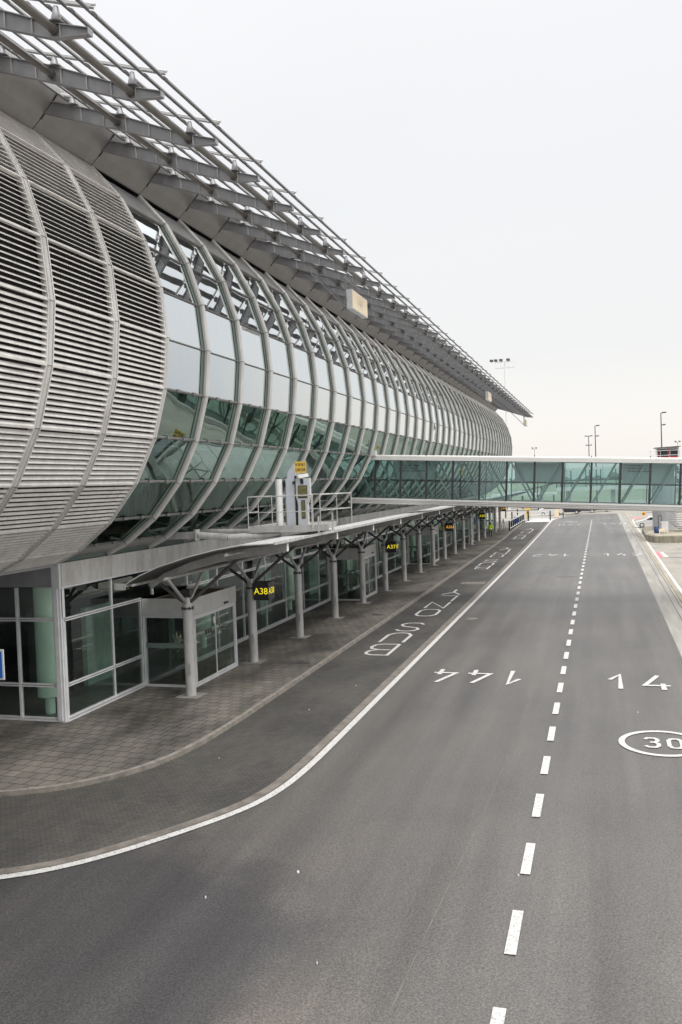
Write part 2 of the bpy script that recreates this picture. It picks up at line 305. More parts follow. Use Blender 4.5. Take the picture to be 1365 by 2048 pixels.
# ---------------------------------------------------------------- mesh helpers
WL = {}
def wl(o): return WL.get(o.name, Vector((0, 0, 0))) if o else Vector((0, 0, 0))
class MB:
    def __init__(s): s.v = []; s.f = []; s.m = []; s.cur = 0
    def mi(s, i): s.cur = i; return s
    def add(s, vs, fs):
        o = len(s.v); s.v += [tuple(v) for v in vs]
        for f in fs: s.f.append([i + o for i in f]); s.m.append(s.cur)
        return s
    def box(s, x0, x1, y0, y1, z0, z1):
        vs = [(x, y, z) for z in (z0, z1) for y in (y0, y1) for x in (x0, x1)]
        return s.add(vs, [(0, 2, 3, 1), (4, 5, 7, 6), (0, 1, 5, 4), (2, 6, 7, 3), (0, 4, 6, 2), (1, 3, 7, 5)])
    def bar(s, p0, p1, wd, ht, upv=(0, 0, 1)):
        p0 = Vector(p0); p1 = Vector(p1); d = (p1 - p0).normalized(); u = Vector(upv)
        sd_ = d.cross(u)
        if sd_.length < 1e-4: sd_ = d.cross(Vector((1, 0, 0)))
        sd_.normalize(); u = sd_.cross(d).normalized()
        vs = []
        for p in (p0, p1):
            for a, b_ in ((-1, -1), (1, -1), (1, 1), (-1, 1)): vs.append(p + sd_ * (a * wd / 2) + u * (b_ * ht / 2))
        return s.add(vs, [(0, 1, 2, 3), (7, 6, 5, 4), (0, 4, 5, 1), (1, 5, 6, 2), (2, 6, 7, 3), (3, 7, 4, 0)])
    def tube(s, p0, p1, r, n=10, r1=None, cap=True):
        p0 = Vector(p0); p1 = Vector(p1); d = (p1 - p0).normalized(); r1 = r if r1 is None else r1
        a = d.cross(Vector((0, 0, 1)))
        if a.length < 1e-3: a = d.cross(Vector((1, 0, 0)))
        a.normalize(); b_ = d.cross(a)
        vs = []
        for p, rr in ((p0, r), (p1, r1)):
            for i in range(n):
                t = 2 * math.pi * i / n; vs.append(p + a * (math.cos(t) * rr) + b_ * (math.sin(t) * rr))
        fs = [(i, (i + 1) % n, n + (i + 1) % n, n + i) for i in range(n)]
        if cap: fs += [tuple(range(n - 1, -1, -1)), tuple(range(n, 2 * n))]
        return s.add(vs, fs)
    def path(s, pts, r, n=8):
        for a, b_ in zip(pts[:-1], pts[1:]): s.tube(a, b_, r, n)
        return s
    def lathe(s, cx, cy, prof, n=20):
        vs = []; k = len(prof)
        for r, z in prof:
            for i in range(n):
                t = 2 * math.pi * i / n; vs.append((cx + r * math.cos(t), cy + r * math.sin(t), z))
        fs = []
        for j in range(k - 1):
            for i in range(n): fs.append((j * n + i, j * n + (i + 1) % n, (j + 1) * n + (i + 1) % n, (j + 1) * n + i))
        fs += [tuple(range(n - 1, -1, -1)), tuple(range((k - 1) * n, k * n))]
        return s.add(vs, fs)
    def prismY(s, prof, y0, y1):      # prof: closed polygon of (x,z)
        n = len(prof); vs = [(x, y0, z) for x, z in prof] + [(x, y1, z) for x, z in prof]
        return s.add(vs, [tuple(range(n)), tuple(range(2 * n - 1, n - 1, -1))] + [(i, n + i, n + (i + 1) % n, (i + 1) % n) for i in range(n)])
    def prismZ(s, poly, z0, z1):
        n = len(poly); vs = [(x, y, z0) for x, y in poly] + [(x, y, z1) for x, y in poly]
        return s.add(vs, [tuple(range(n - 1, -1, -1)), tuple(range(n, 2 * n))] + [(i, (i + 1) % n, n + (i + 1) % n, n + i) for i in range(n)])
    def quad(s, a, b_, c, d): return s.add([a, b_, c, d], [(0, 1, 2, 3)])
    def build(s, name, mats, parent=None, smooth=False):
        o = wl(parent); me = bpy.data.meshes.new(name)
        me.from_pydata([(v[0] - o.x, v[1] - o.y, v[2] - o.z) for v in s.v], [], s.f)
        if not isinstance(mats, (list, tuple)): mats = [mats]
        for m_ in mats: me.materials.append(m_)
        for p, i in zip(me.polygons, s.m): p.material_index = i; p.use_smooth = smooth
        if smooth:
            try: me.set_sharp_from_angle(angle=math.radians(40))
            except Exception: pass
        me.update()
        ob = bpy.data.objects.new(name, me); COL.objects.link(ob)
        if parent: ob.parent = parent
        WL[ob.name] = Vector(o)
        return ob
def tag(o, label, cat=None, group=None, kind=None):
    if label: o['label'] = label
    if cat: o['category'] = cat
    if group: o['group'] = group
    if kind: o['kind'] = kind
    return o
def thing(name, label, cat, loc, group=None):
    o = bpy.data.objects.new(name, None); COL.objects.link(o); o.location = loc; o.empty_display_size = .3
    WL[o.name] = Vector(loc)
    return tag(o, label, cat, group)
def struct(mb, name, mat, label=None, cat=None):
    o = mb.build(name, mat); o['kind'] = 'structure'
    if label: o['label'] = label
    if cat: o['category'] = cat
    return o
def dup(o, parent, off):
    c = o.copy(); COL.objects.link(c); c.parent = parent
    c.location = Vector(o.location) + Vector(off); WL[c.name] = wl(o) + Vector(off)
    for ch in list(o.children):
        g = ch.copy(); COL.objects.link(g); g.parent = c; WL[g.name] = wl(c)
        for gg in list(ch.children):
            h = gg.copy(); COL.objects.link(h); h.parent = g; WL[h.name] = wl(c)
    return c
def dup_thing(o, off, label):
    c = dup(o, None, off); c['label'] = label; return c
def text_mb(mb, txt, size, org, ux, uy, depth=.006, align='CENTER', bold=0.0, sx=1.0):
    cu = bpy.data.curves.new('t', 'FONT'); cu.body = txt; cu.size = size; cu.align_x = align; cu.align_y = 'CENTER'; cu.offset = bold
    ob = bpy.data.objects.new('t', cu); COL.objects.link(ob)
    dg = bpy.context.evaluated_depsgraph_get(); me = ob.evaluated_get(dg).to_mesh()
    ux = Vector(ux); uy = Vector(uy); nn = ux.cross(uy).normalized(); org = Vector(org)
    vs = [org + ux * (v.co.x * sx) + uy * v.co.y + nn * depth for v in me.vertices]
    mb.add(vs, [tuple(p.vertices) for p in me.polygons])
    ob.evaluated_get(dg).to_mesh_clear()
    bpy.data.objects.remove(ob); bpy.data.curves.remove(cu)
    return mb

# ---------------------------------------------------------------- layout constants (metres)
B = 2.87; Y0 = 23.6; K0, K1 = -8, 37
XW = -16.24                                   # plane of the glazed ground floor
PROF = [(-16.24, 4.98), (-15.5, 5.33), (-14.39, 6.17), (-13.42, 7.34), (-12.71, 8.70), (-12.29, 10.15), (-12.15, 11.65),
        (-12.29, 13.15), (-12.75, 14.57), (-13.50, 15.96), (-14.43, 17.0)]
def offs(d):
    out = []
    for i, (x, z) in enumerate(PROF):
        a = PROF[max(0, i - 1)]; b_ = PROF[min(len(PROF) - 1, i + 1)]
        t = Vector((b_[0] - a[0], b_[1] - a[1])).normalized(); nrm = Vector((t.y, -t.x))
        out.append((x - nrm.x * d, z - nrm.y * d))
    return out
ZR = -0.10                                    # road level; pavement is at 0

# ---------------------------------------------------------------- ground
g = MB(); g.quad((-900, -60, ZR - .03), (900, -60, ZR - .03), (900, 2500, ZR - .03), (-900, 2500, ZR - .03))
struct(g, 'ground', MAT['ground'], 'pale concrete airport ground reaching to the horizon', 'ground')
KERB = [(-24, 15.6), (-18, 16.4), (-15.6, 16.95), (-14.07, 17.6), (-13.16, 18.05), (-12.47, 18.62), (-11.9, 19.33), (-11.47, 20.13), (-11.18, 21.05), (-10.99, 22.3), (-10.91, 23.87),
        (-10.87, 26), (-10.87, 47), (-10.89, 60), (-11.05, 80), (-11.12, 103), (-11.7, 125), (-12.1, 146)]
LINE = [(-24, 10.9), (-17, 12.0), (-13.4, 12.9), (-11.09, 13.74), (-9.82, 14.81), (-8.61, 16.62), (-7.81, 18.1), (-7.47, 19.5), (-7.37, 21.4), (-7.36, 24), (-7.36, 47), (-7.4, 80), (-7.5, 103), (-7.95, 152)]
def smooth_pts(P, it=2):
    for _ in range(it):
        Q = [P[0]]
        for a, b_ in zip(P[:-1], P[1:]):
            Q.append((a[0] * .75 + b_[0] * .25, a[1] * .75 + b_[1] * .25)); Q.append((a[0] * .25 + b_[0] * .75, a[1] * .25 + b_[1] * .75))
        Q.append(P[-1]); P = Q
    return P
KERB = smooth_pts(KERB); LINE = smooth_pts(LINE)
def off_line(P, d):
    out = []
    for i, p in enumerate(P):
        a = P[max(0, i - 1)]; b_ = P[min(len(P) - 1, i + 1)]
        t = Vector((b_[0] - a[0], b_[1] - a[1])).normalized(); out.append((p[0] + t.y * d, p[1] - t.x * d))
    return out
def ribbon(mb, P, d0, d1, z):
    A = off_line(P, d0); C_ = off_line(P, d1)
    for i in range(len(P) - 1): mb.quad((*A[i], z), (*C_[i], z), (*C_[i + 1], z), (*A[i + 1], z))
    return mb
g = MB(); g.quad((-60, -60, ZR - .02), (2.86, -60, ZR - .02), (2.86, 152, ZR - .02), (-60, 152, ZR - .02))
g.quad((-7.9, 152, ZR - .02), (2.86, 152, ZR - .02), (6, 172, ZR - .02), (-6, 172, ZR - .02))
struct(g, 'road', MAT['asphalt'], 'worn grey asphalt airside road running along the terminal', 'road')
g = MB(); n_ = len(LINE); IK = off_line(LINE, -.14)
def interp_x(P, y):
    for a, b_ in zip(P[:-1], P[1:]):
        if a[1] <= y <= b_[1]: return a[0] + (b_[0] - a[0]) * (y - a[1]) / max(1e-6, b_[1] - a[1])
    return P[-1][0]
for i in range(n_ - 1):
    a, b_ = IK[i], IK[i + 1]
    if a[1] > 146: break
    g.quad((min(a[0] - .05, -30), a[1] if a[1] < 16 else a[1], ZR - .012), (a[0], a[1], ZR - .012), (b_[0], b_[1], ZR - .012), (-30, b_[1], ZR - .012)) if a[1] < 24 else \
        g.quad((-13, a[1], ZR - .012), (a[0], a[1], ZR - .012), (b_[0], b_[1], ZR - .012), (-13, b_[1], ZR - .012))
struct(g, 'bus_lane', MAT['brick'], 'dark brick bus lane between kerb and white line', 'road')
g = MB(); ribbon(g, LINE, -.40, -.14, ZR - .004); struct(g, 'flush_kerb_strip', MAT['flush'], 'flat brown concrete strip beside the white edge line', 'kerb')
g = MB(); ribbon(g, LINE, -.10, .10, ZR); struct(g, 'edge_line', MAT['paint'], 'long curved white line between bus lane and road', 'road marking')
# pavement slab with kerb
g = MB(); P = KERB; IN = off_line(P, -.17)
for i in range(len(P) - 1):
    a, b_ = IN[i], IN[i + 1]
    g.quad((-40, a[1], 0), (a[0], a[1], 0), (b_[0], b_[1], 0), (-40, b_[1], 0))
struct(g, 'pavement', MAT['paver'], 'pavement of square concrete slabs in front of the terminal', 'pavement')
g = MB()
OUT0 = off_line(P, .0); IN2 = off_line(P, -.172)
for i in range(len(P) - 1):
    a, b_, c, d = OUT0[i], OUT0[i + 1], IN2[i + 1], IN2[i]
    e, f_ = off_line(P, -.03)[i], off_line(P, -.03)[i + 1]
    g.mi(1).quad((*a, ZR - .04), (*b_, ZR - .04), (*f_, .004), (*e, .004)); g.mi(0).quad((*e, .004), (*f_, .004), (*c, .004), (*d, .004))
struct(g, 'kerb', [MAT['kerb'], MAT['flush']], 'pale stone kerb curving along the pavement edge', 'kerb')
g = MB()
# kerb joints
acc = 0
for i in range(len(P) - 1):
    seg = math.dist(P[i], P[i + 1]); acc += seg
    if acc > 1.0 and P[i][1] < 110 or (seg > 1.5 and P[i][1] < 110):
        k_ = max(1, int(seg)) if seg > 1.5 else 1
        for j in range(k_):
            t = j / k_; a = Vector(P[i]).lerp(Vector(P[i + 1]), t); b_ = Vector(IN2[i]).lerp(Vector(IN2[i + 1]), t)
            dd = (b_ - a).normalized(); tt = Vector((-dd.y, dd.x)) * .008
            g.quad((*(a - tt + dd * .02), .0065), (*(a + tt + dd * .02), .0065), (*(b_ + tt), .0065), (*(b_ - tt), .0065))
        acc = 0
struct(g, 'kerb_joints', MAT['bolt'], 'dark joints between the kerb stones', 'kerb')
# apron side
g = MB(); g.quad((2.86, -60, ZR - .012), (4.02, -60, ZR - .012), (4.02, 175, ZR - .012), (2.86, 175, ZR - .012)); struct(g, 'gutter_strip', MAT['strip'], 'pale concrete strip along the right edge of the road', 'road')
g = MB(); g.quad((4.02, -60, ZR - .014), (4.42, -60, ZR - .014), (4.42, 175, ZR - .014), (4.02, 175, ZR - .014)); struct(g, 'stained_edge_strip', MAT['ochre'], 'ochre stained strip beside the drain slots', 'ground')
g = MB()
for x in (3.62, 3.95, 4.12):
    g.quad((x, -60, ZR - .007), (x + .05, -60, ZR - .007), (x + .05, 175, ZR - .007), (x, 175, ZR - .007))
struct(g, 'drain_slots', MAT['gutter'], 'dark parallel drain slots along the concrete strip', 'drain')
g = MB(); g.quad((4.42, -60, ZR - .016), (80, -60, ZR - .016), (80, 260, ZR - .016), (4.42, 260, ZR - .016)); g.quad((-60, 152, ZR - .026), (4.42, 152, ZR - .026), (4.42, 260, ZR - .026), (-60, 260, ZR - .026))
struct(g, 'apron', MAT['concrete_slab'], 'pale concrete apron on the right of the road', 'apron')
g = MB(); W_ = .10
AP = smooth_pts([(4.53, -60), (4.53, 140), (4.9, 149), (7, 156), (14, 168), (30, 182)])
ribbon(g, AP, -.1, .1, ZR + .001)
for y in (84.9, 79.3, 79.3 - 0, 149.5, 153): g.quad((5.1, y, ZR), (60, y, ZR), (60, y + .13, ZR), (5.1, y + .13, ZR))
g.quad((4.75, 79.1, ZR + .003), (5.05, 79.1, ZR + .003), (5.05, 85.1, ZR + .003), (4.75, 85.1, ZR + .003)); g.quad((5.1, 79.43, ZR + .004), (5.45, 79.43, ZR + .004), (5.3, 84.9, ZR + .004), (5.08, 84.9, ZR + .004))
struct(g, 'apron_lines', MAT['paint'], 'white lines on the pale apron', 'road marking')
g = MB(); g.quad((4.66, 79.2, ZR + .008), (5.0, 79.2, ZR + .008), (5.0, 85.0, ZR + .008), (4.66, 85.0, ZR + .008)); g.quad((4.9, 149.8, ZR + .008), (6.4, 149.8, ZR + .008), (6.4, 153, ZR + .008), (4.9, 153, ZR + .008))
struct(g, 'red_stand_mark', MAT['redpaint'], 'faded red patches painted beside the apron line', 'road marking')
# centre dashes
g = MB(); y = 4.8
while y < 148:
    x = -1.49 * 1.014; ln = 1.40
    g.quad((x - .085, y, ZR), (x + .095, y, ZR), (x + .095, y + ln, ZR), (x - .085, y + ln, ZR)); y += 2.79
for i in range(9):
    t = i / 9; xx = -1.4 + 6.0 * t + 3 * t * t; yy = 149.5 + 10 * t
    g.quad((xx, yy, ZR), (xx + .55, yy + .6, ZR), (xx + .5, yy + .8, ZR), (xx - .08, yy + .15, ZR))
struct(g, 'centre_dashes', MAT['paint'], 'broken white centre line of the road', 'road marking')
# sealed asphalt joint, meandering
g = MB(); J = [(-3.2, 3), (-2.95, 12), (-2.55, 20), (-2.35, 30), (-2.5, 45), (-2.6, 60), (-2.35, 75), (-2.5, 100), (-2.7, 150)]
ribbon(g, smooth_pts(J), -.007, .007, ZR - .016); struct(g, 'asphalt_seam', MAT['flush'], 'thin pale joint wandering along the road', 'road')
# end of bus lane: white block and far edge line
g = MB(); g.quad((-12.2, 146, ZR + .002), (-7.95, 146, ZR + .002), (-7.8, 156, ZR + .002), (-11.2, 156, ZR + .002))
struct(g, 'lane_end_block', MAT['paint'], 'white painted block closing the bus lane', 'road marking')
g = MB(); ribbon(g, smooth_pts([(-7.9, 152), (-6.6, 164), (-3, 172), (3, 178), (12, 184)]), -.15, .15, ZR + .003)
struct(g, 'far_edge_line', MAT['paint'], 'white line bending right at the end of the road', 'road marking')

# stroke lettering on the road -------------------------------------------------
def arc(cx, cy, rx, ry, a0, a1, n=8):
    return [(cx + rx * math.cos(math.radians(a0 + (a1 - a0) * i / n)), cy + ry * math.sin(math.radians(a0 + (a1 - a0) * i / n))) for i in range(n + 1)]
GL = {   # unit box 0..1 wide, 0..1 high
    'B': [[(.1, 0), (.1, 1), (.62, 1), (.84, .92), (.9, .78), (.84, .62), (.62, .53), (.2, .53)], [(.62, .53), (.88, .44), (.96, .27), (.88, .08), (.66, 0), (.1, 0)]],
    'U': [[(.08, 1), (.08, .25), (.25, .05), (.5, 0), (.75, .05), (.92, .25), (.92, 1)]],
    'S': [[(.92, .82), (.75, .96), (.5, 1), (.22, .95), (.08, .77), (.2, .6), (.5, .52), (.8, .42), (.93, .23), (.78, .05), (.5, 0), (.22, .04), (.08, .18)]],
    'O': [[(.5, 0), (.25, .03), (.08, .2), (.08, .8), (.25, .97), (.5, 1), (.75, .97), (.92, .8), (.92, .2), (.75, .03), (.5, 0)]],
    'N': [[(.08, 0), (.08, 1), (.92, 0), (.92, 1)]],
    'L': [[(.1, 1), (.1, 0), (.92, 0)]],
    'Y': [[(.05, 1), (.5, .5), (.95, 1)], [(.5, .5), (.5, 0)]],
    '1': [[(.2, .62), (.62, 1), (.62, 0)]],
    '4': [[(.72, 0), (.72, .42)], [(1.0, .28), (.02, .28), (.6, 1)]],
    '2': [[(.08, .8), (.25, .97), (.5, 1), (.78, .95), (.92, .76), (.8, .55), (.1, 0), (.95, 0)]],
    '0': [[(.5, 0), (.25, .03), (.1, .2), (.1, .8), (.25, .97), (.5, 1), (.75, .97), (.9, .8), (.9, .2), (.75, .03), (.5, 0)]],
    '3': [[(.08, .85), (.3, 1), (.7, 1), (.9, .88), (.88, .65), (.65, .53), (.4, .53)], [(.65, .53), (.92, .4), (.92, .15), (.72, 0), (.3, 0), (.06, .14)]],
}
def glyph(mb, ch, x, y, w_, h_, th, rot=False, z=ZR):
    """(x,y) lower-left corner seen in reading direction; rot = turned by 180 degrees inside its cell"""
    for si, S_ in enumerate(GL[ch]):
        P_ = [(x + (w_ - px * w_ if rot else px * w_), y + (h_ - py * h_ if rot else py * h_)) for px, py in S_]
        closed = P_[0] == P_[-1]
        n = len(P_); Lf = []; Rt = []
        for i in range(n):
            if closed: a = P_[(i - 1) % (n - 1)] if i > 0 else P_[n - 2]; b_ = P_[i + 1] if i < n - 1 else P_[1]
            else: a = P_[i - 1] if i else None; b_ = P_[i + 1] if i < n - 1 else None
            p = Vector(P_[i])
            if a is None: t = (Vector(b_) - p).normalized(); nn = Vector((-t.y, t.x)); k = 1
            elif b_ is None: t = (p - Vector(a)).normalized(); nn = Vector((-t.y, t.x)); k = 1
            else:
                t0 = (p - Vector(a)).normalized(); t1 = (Vector(b_) - p).normalized()
                n0 = Vector((-t0.y, t0.x)); n1 = Vector((-t1.y, t1.x)); nn = (n0 + n1)
                nn = nn.normalized() if nn.length > .1 else n0
                k = 1 / max(.45, nn.dot(n0))
            Lf.append(p + nn * th / 2 * k); Rt.append(p - nn * th / 2 * k)
        for i in range(n - 1):
            mb.quad((*Rt[i], z + .0015 * si), (*Rt[i + 1], z + .0015 * si), (*Lf[i + 1], z + .0015 * si), (*Lf[i], z + .0015 * si))
for r, (yb, lab) in enumerate(((35.5, 'white BUS ONLY lettering nearest the camera on the dark bus lane'), (70.9, 'middle white BUS ONLY lettering on the dark bus lane'), (105.9, 'farthest white BUS ONLY lettering on the dark bus lane'))):
    g = MB()
    for ch, dy in zip('BUSONLY', (0, 2.95, 5.9, 10.65, 13.6, 16.5, 19.5)):
        dx = -.02 * r * 10
        glyph(g, ch, -9.95 + dx, yb + dy, 1.3, 2.45, .145, True)
    struct(g, 'bus_only_lettering', MAT['paint'], lab, 'road marking')
def stand(txt, yb, h_, side, lab):
    g = MB(); 
    for i, ch in enumerate(txt):
        if side == 'L': glyph(g, ch, -3.65 - i * 1.28, yb, .85, h_, .165, True)
        else: glyph(g, ch, -.05 + i * 1.30, yb, .85, h_, .165, False)
    struct(g, 'stand_number', MAT['paint'], lab, 'road marking')
stand('144', 30.9, 2.15, 'L', 'upside-down white 144 painted in the left lane')
stand('144', 30.7, 2.15, 'R', 'white 144 painted in the right lane, partly out of frame')
stand('142', 81.8, 2.4, 'L', 'upside-down white 142 painted farther off in the left lane')
stand('142', 81.8, 2.4, 'R', 'white 142 painted farther off in the right lane')
stand('140', 134.3, 2.5, 'L', 'upside-down white 140 painted beyond the glass bridge in the left lane')
stand('140', 134.3, 2.5, 'R', 'white 140 painted beyond the glass bridge in the right lane')
def speed(cx, cy, rot, lab):
    g = MB(); R_ = [(cx + 1.12 * math.cos(t * math.pi / 30), cy + 1.18 * math.sin(t * math.pi / 30)) for t in range(60)]
    r_ = [(cx + .96 * math.cos(t * math.pi / 30), cy + 1.02 * math.sin(t * math.pi / 30)) for t in range(60)]
    for i in range(60):
        j = (i + 1) % 60; g.quad((*R_[i], ZR), (*R_[j], ZR), (*r_[j], ZR), (*r_[i], ZR))
    if rot: glyph(g, '3', cx + .08, cy - .48, .46, .95, .13, True); glyph(g, '0', cx - .56, cy - .48, .46, .95, .13, True)
    else: glyph(g, '3', cx - .47, cy - .42, .40, .84, .11); glyph(g, '0', cx + .13, cy - .42, .40, .84, .11)
    struct(g, 'speed_marking', MAT['paint'], lab, 'road marking')
speed(1.40, 24.6, False, 'white circle with 30 painted in the right lane')
speed(-4.7, 143.5, True, 'small far white circle with 30 in the left lane')
# drain covers and patches
g = MB()
for x, y, r in ((-4.9, 58.5, .42), (-4.2, 73, .42), (-6.6, 45.5, .36), (3.0, 118, .5)):
    n = 24; g.add([(x + r * math.cos(2 * math.pi * i / n), y + r * math.sin(2 * math.pi * i / n), ZR - .015) for i in range(n)], [tuple(range(n))])
struct(g, 'manhole_covers', MAT['flush'], 'round metal covers set in the asphalt', 'manhole cover')
g = MB()
for x0, x1, y0, y1 in ((-9.6, -7.9, 60.6, 61.9), (-11.0, -9.75, 92.6, 93.0), (-11.0, -9.75, 94.1, 94.5), (-3.2, -1.8, 64.9, 65.3)):
    g.quad((x0, y0, ZR - .001), (x1, y0, ZR - .001), (x1, y1, ZR - .001), (x0, y1, ZR - .001))
struct(g, 'patched_slab', MAT['flush'], 'small pale concrete patches set in the lanes', 'road patch')
g = MB()
for x0, x1, y0, y1 in ((-12.0, -11.4, 32.9, 33.3), (-11.2 - .9, -11.2 - .3, 45.6, 46), (-12.5, -12.0, 68, 68.4)):
    g.quad((x0, y0, .004), (x1, y0, .004), (x1, y1, .004), (x0, y1, .004))
struct(g, 'pavement_grates', MAT['bolt'], 'small dark grates let into the pavement', 'drain grate')
g = MB()
for x, y, s_ in ((-5.62, 15.2, .026), (-6.9, 13.9, .015), (-1.62, 15.9, .015), (-4.3, 12.3, .01), (-9.2, 26.5, .015), (-8.6, 30, .015), (.9, 27.7, .015), (-10, 21.3, .015), (-.5, 10.9, .02)):
    g.lathe(x, y, [(s_, ZR - .02), (s_ * .9, ZR + .012), (s_ * .3, ZR + .02)], 6)
tag(g.build('litter', MAT['stone']), 'tiny white scraps lying on road and lane', 'litter', None, 'stuff')
g = MB()
for i in range(260):
    j = random.choice([k for k in range(len(P)) if 17 < P[k][1] < 27]); t = random.random()
    x = P[j][0] + .02 + random.gauss(0, .03); y = P[j][1] + random.uniform(-.5, .5) * (.2 if random.random() < .7 else 1)
    x = interp_x(P, y) + .02 + abs(random.gauss(0, .02)) if y > 22 else x
    a = random.random() * 6.28; h_ = random.uniform(.01, .05)
    g.add([(x, y, ZR), (x + .015 * math.cos(a), y + .015 * math.sin(a), ZR), (x + .03 * math.sin(a), y + .03 * math.cos(a), ZR + h_)], [(0, 1, 2)])
tag(g.build('weeds', MAT['weed']), 'small green weeds growing at the foot of the kerb', 'weeds', None, 'stuff')

# ---------------------------------------------------------------- terminal building
T = thing('terminal_building', 'long airport terminal with bulging glass and louvre facade under a slatted eaves', 'terminal', (XW, Y0, 0))
PG = offs(.17)            # plane of the glass
PR = offs(0.0)            # outer face of ribs
# --- rib
g = MB()
def rib_at(g, y, wd=.155, narrow=.135):
    O = PR; I = offs(.24)
    n = len(O); M1 = offs(.05)
    for i in range(n - 1):
        # rounded outer nose
        q = [(I[i], -wd / 2), (M1[i], -wd / 2), (O[i], -narrow / 2 + .02), (O[i], narrow / 2 - .02), (M1[i], wd / 2), (I[i], wd / 2)]
        r = [(I[i + 1], -wd / 2), (M1[i + 1], -wd / 2), (O[i + 1], -narrow / 2 + .02), (O[i + 1], narrow / 2 - .02), (M1[i + 1], wd / 2), (I[i + 1], wd / 2)]
        vs = [(a[0], y + b_, a[1]) for a, b_ in q] + [(a[0], y + b_, a[1]) for a, b_ in r]
        g.add(vs, [(j, j + 1, 7 + j, 6 + j) for j in range(5)])
        # panel joint: thin dark recess ring at each node
rib_at(g, Y0)
rib0 = g.build('rib', MAT['alu'], T)
g = MB()
for i in range(1, len(PROF) - 1):
    O = offs(-.004)[i]; I = offs(.2)[i]; t = Vector((PROF[i + 1][0] - PROF[i - 1][0], PROF[i + 1][1] - PROF[i - 1][1])).normalized() * .008
    for (ya, yb) in ((-.104, .104),):
        g.add([(O[0] - t.x, Y0 + ya, O[1] - t.y), (O[0] + t.x, Y0 + ya, O[1] + t.y), (O[0] + t.x, Y0 + yb, O[1] + t.y), (O[0] - t.x, Y0 + yb, O[1] - t.y),
               (I[0] - t.x, Y0 + ya, I[1] - t.y), (I[0] + t.x, Y0 + ya, I[1] + t.y)], [(0, 1, 2, 3), (0, 4, 5, 1)])
jr = g.build('joint', MAT['bolt'], rib0)
for k in range(K0, K1 + 1):
    if k: dup(rib0, T, (0, k * B, 0))
# --- glass bay
def bay_curve(g, y0, y1, prof, i0, i1):
    for i in range(i0, i1): g.quad((prof[i][0], y0, prof[i][1]), (prof[i][0], y1, prof[i][1]), (prof[i + 1][0], y1, prof[i + 1][1]), (prof[i + 1][0], y0, prof[i + 1][1]))
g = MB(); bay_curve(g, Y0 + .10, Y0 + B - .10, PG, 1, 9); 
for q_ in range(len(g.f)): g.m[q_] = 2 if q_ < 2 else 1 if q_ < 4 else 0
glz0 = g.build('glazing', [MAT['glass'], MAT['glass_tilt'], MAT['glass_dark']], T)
g = MB(); bay_curve(g, Y0 + B - .30, Y0 + B - .10, offs(.155), 1, 9); g.build('rib_reflection', MAT['rib_reflection'], glz0)  # added band: the rib's reflection in the glass painted as dark green
g = MB()
for i in range(1, 10):
    x, z = PG[i]; g.tube((x + .02, Y0 + .1, z), (x + .02, Y0 + B - .1, z), .028 if i in (6, 7, 8) else .045, 6)
    if i in (1, 2, 3, 4, 5):
        for f_ in (.3, .68): g.box(x - .02, x + .10, Y0 + B * f_, Y0 + B * f_ + .22, z - .045, z + .045)
for yy in (Y0 + .1, Y0 + B - .1):
    for i in range(1, 9): g.bar((PG[i][0] + .02, yy, PG[i][1]), (PG[i + 1][0] + .02, yy, PG[i + 1][1]), .035, .03, (0, 1, 0))
tr0 = g.build('glazing_frame', MAT['mid'], glz0)
g = MB(); bay_curve(g, Y0 + .10, Y0 + B - .10, offs(.14), 0, 1); panb = g.build('closing_panel', MAT['soffit'], T)
g = MB(); bay_curve(g, Y0 + .10, Y0 + B - .10, offs(.14), 9, 10); pan0 = g.build('closing_panel', MAT['steel'], T)  # deep shade of the recess put into the darker panel colour
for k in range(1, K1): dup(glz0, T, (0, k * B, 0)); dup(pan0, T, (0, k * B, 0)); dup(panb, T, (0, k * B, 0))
# --- louvre bays
g = MB(); g2 = MB()
for i in range(0, 10):
    a = Vector((PROF[i][0], 0, PROF[i][1])); b_ = Vector((PROF[i + 1][0], 0, PROF[i + 1][1])); t = (b_ - a); Ls = t.length; t.normalize(); nrm = Vector((t.z, 0, -t.x))
    nb = 10 if Ls > 1.2 else 7 if i == 0 else 9
    sp = (Ls - .07) / nb
    for j in range(nb):
        s0 = .045 + j * sp; p = a + t * s0 - nrm * .02; q = p + t * (sp * (.40 if i < 3 else .50 if i < 6 else (.30 if i == 9 else .42 if i == 8 else .53))) - nrm * (.03 if i < 3 else .07 if i < 6 else .0 if i == 9 else .10); lip = p - t * .018
        th = nrm * .010
        ya, yb = Y0 - B + .11, Y0 - .11
        vs = []
        for y in (ya, yb):
            for v in (lip, p, q, q - th - t * .004, p - th, lip - th): vs.append((v.x, y, v.z))
        n = 6; g.add(vs, [tuple(range(n)), tuple(range(2 * n - 1, n - 1, -1))] + [(i_, n + i_, n + (i_ + 1) % n, (i_ + 1) % n) for i_ in range(n)])
    # module frame rails beside each joint
    for s0 in (.012, Ls - .012):
        p = a + t * s0 - nrm * .06; g2.bar((p.x, Y0 - B + .1, p.z), (p.x, Y0 - .1, p.z), .022, .10, nrm)
    for s0 in (Y0 - B + .125, Y0 - .125):
        p = a - nrm * .075; q = b_ - nrm * .075; g2.bar((p.x, s0, p.z), (q.x, s0, q.z), .03, .14, nrm)
lou0 = g.build('louvre_panel', MAT['louvre'], T)
fr0 = g2.build('louvre_frame', MAT['louvre'], lou0)
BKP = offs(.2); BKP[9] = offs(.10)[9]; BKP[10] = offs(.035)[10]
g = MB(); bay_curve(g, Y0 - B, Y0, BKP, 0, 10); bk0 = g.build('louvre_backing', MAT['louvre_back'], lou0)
for k in range(1, -K0): dup(lou0, T, (0, -k * B, 0))
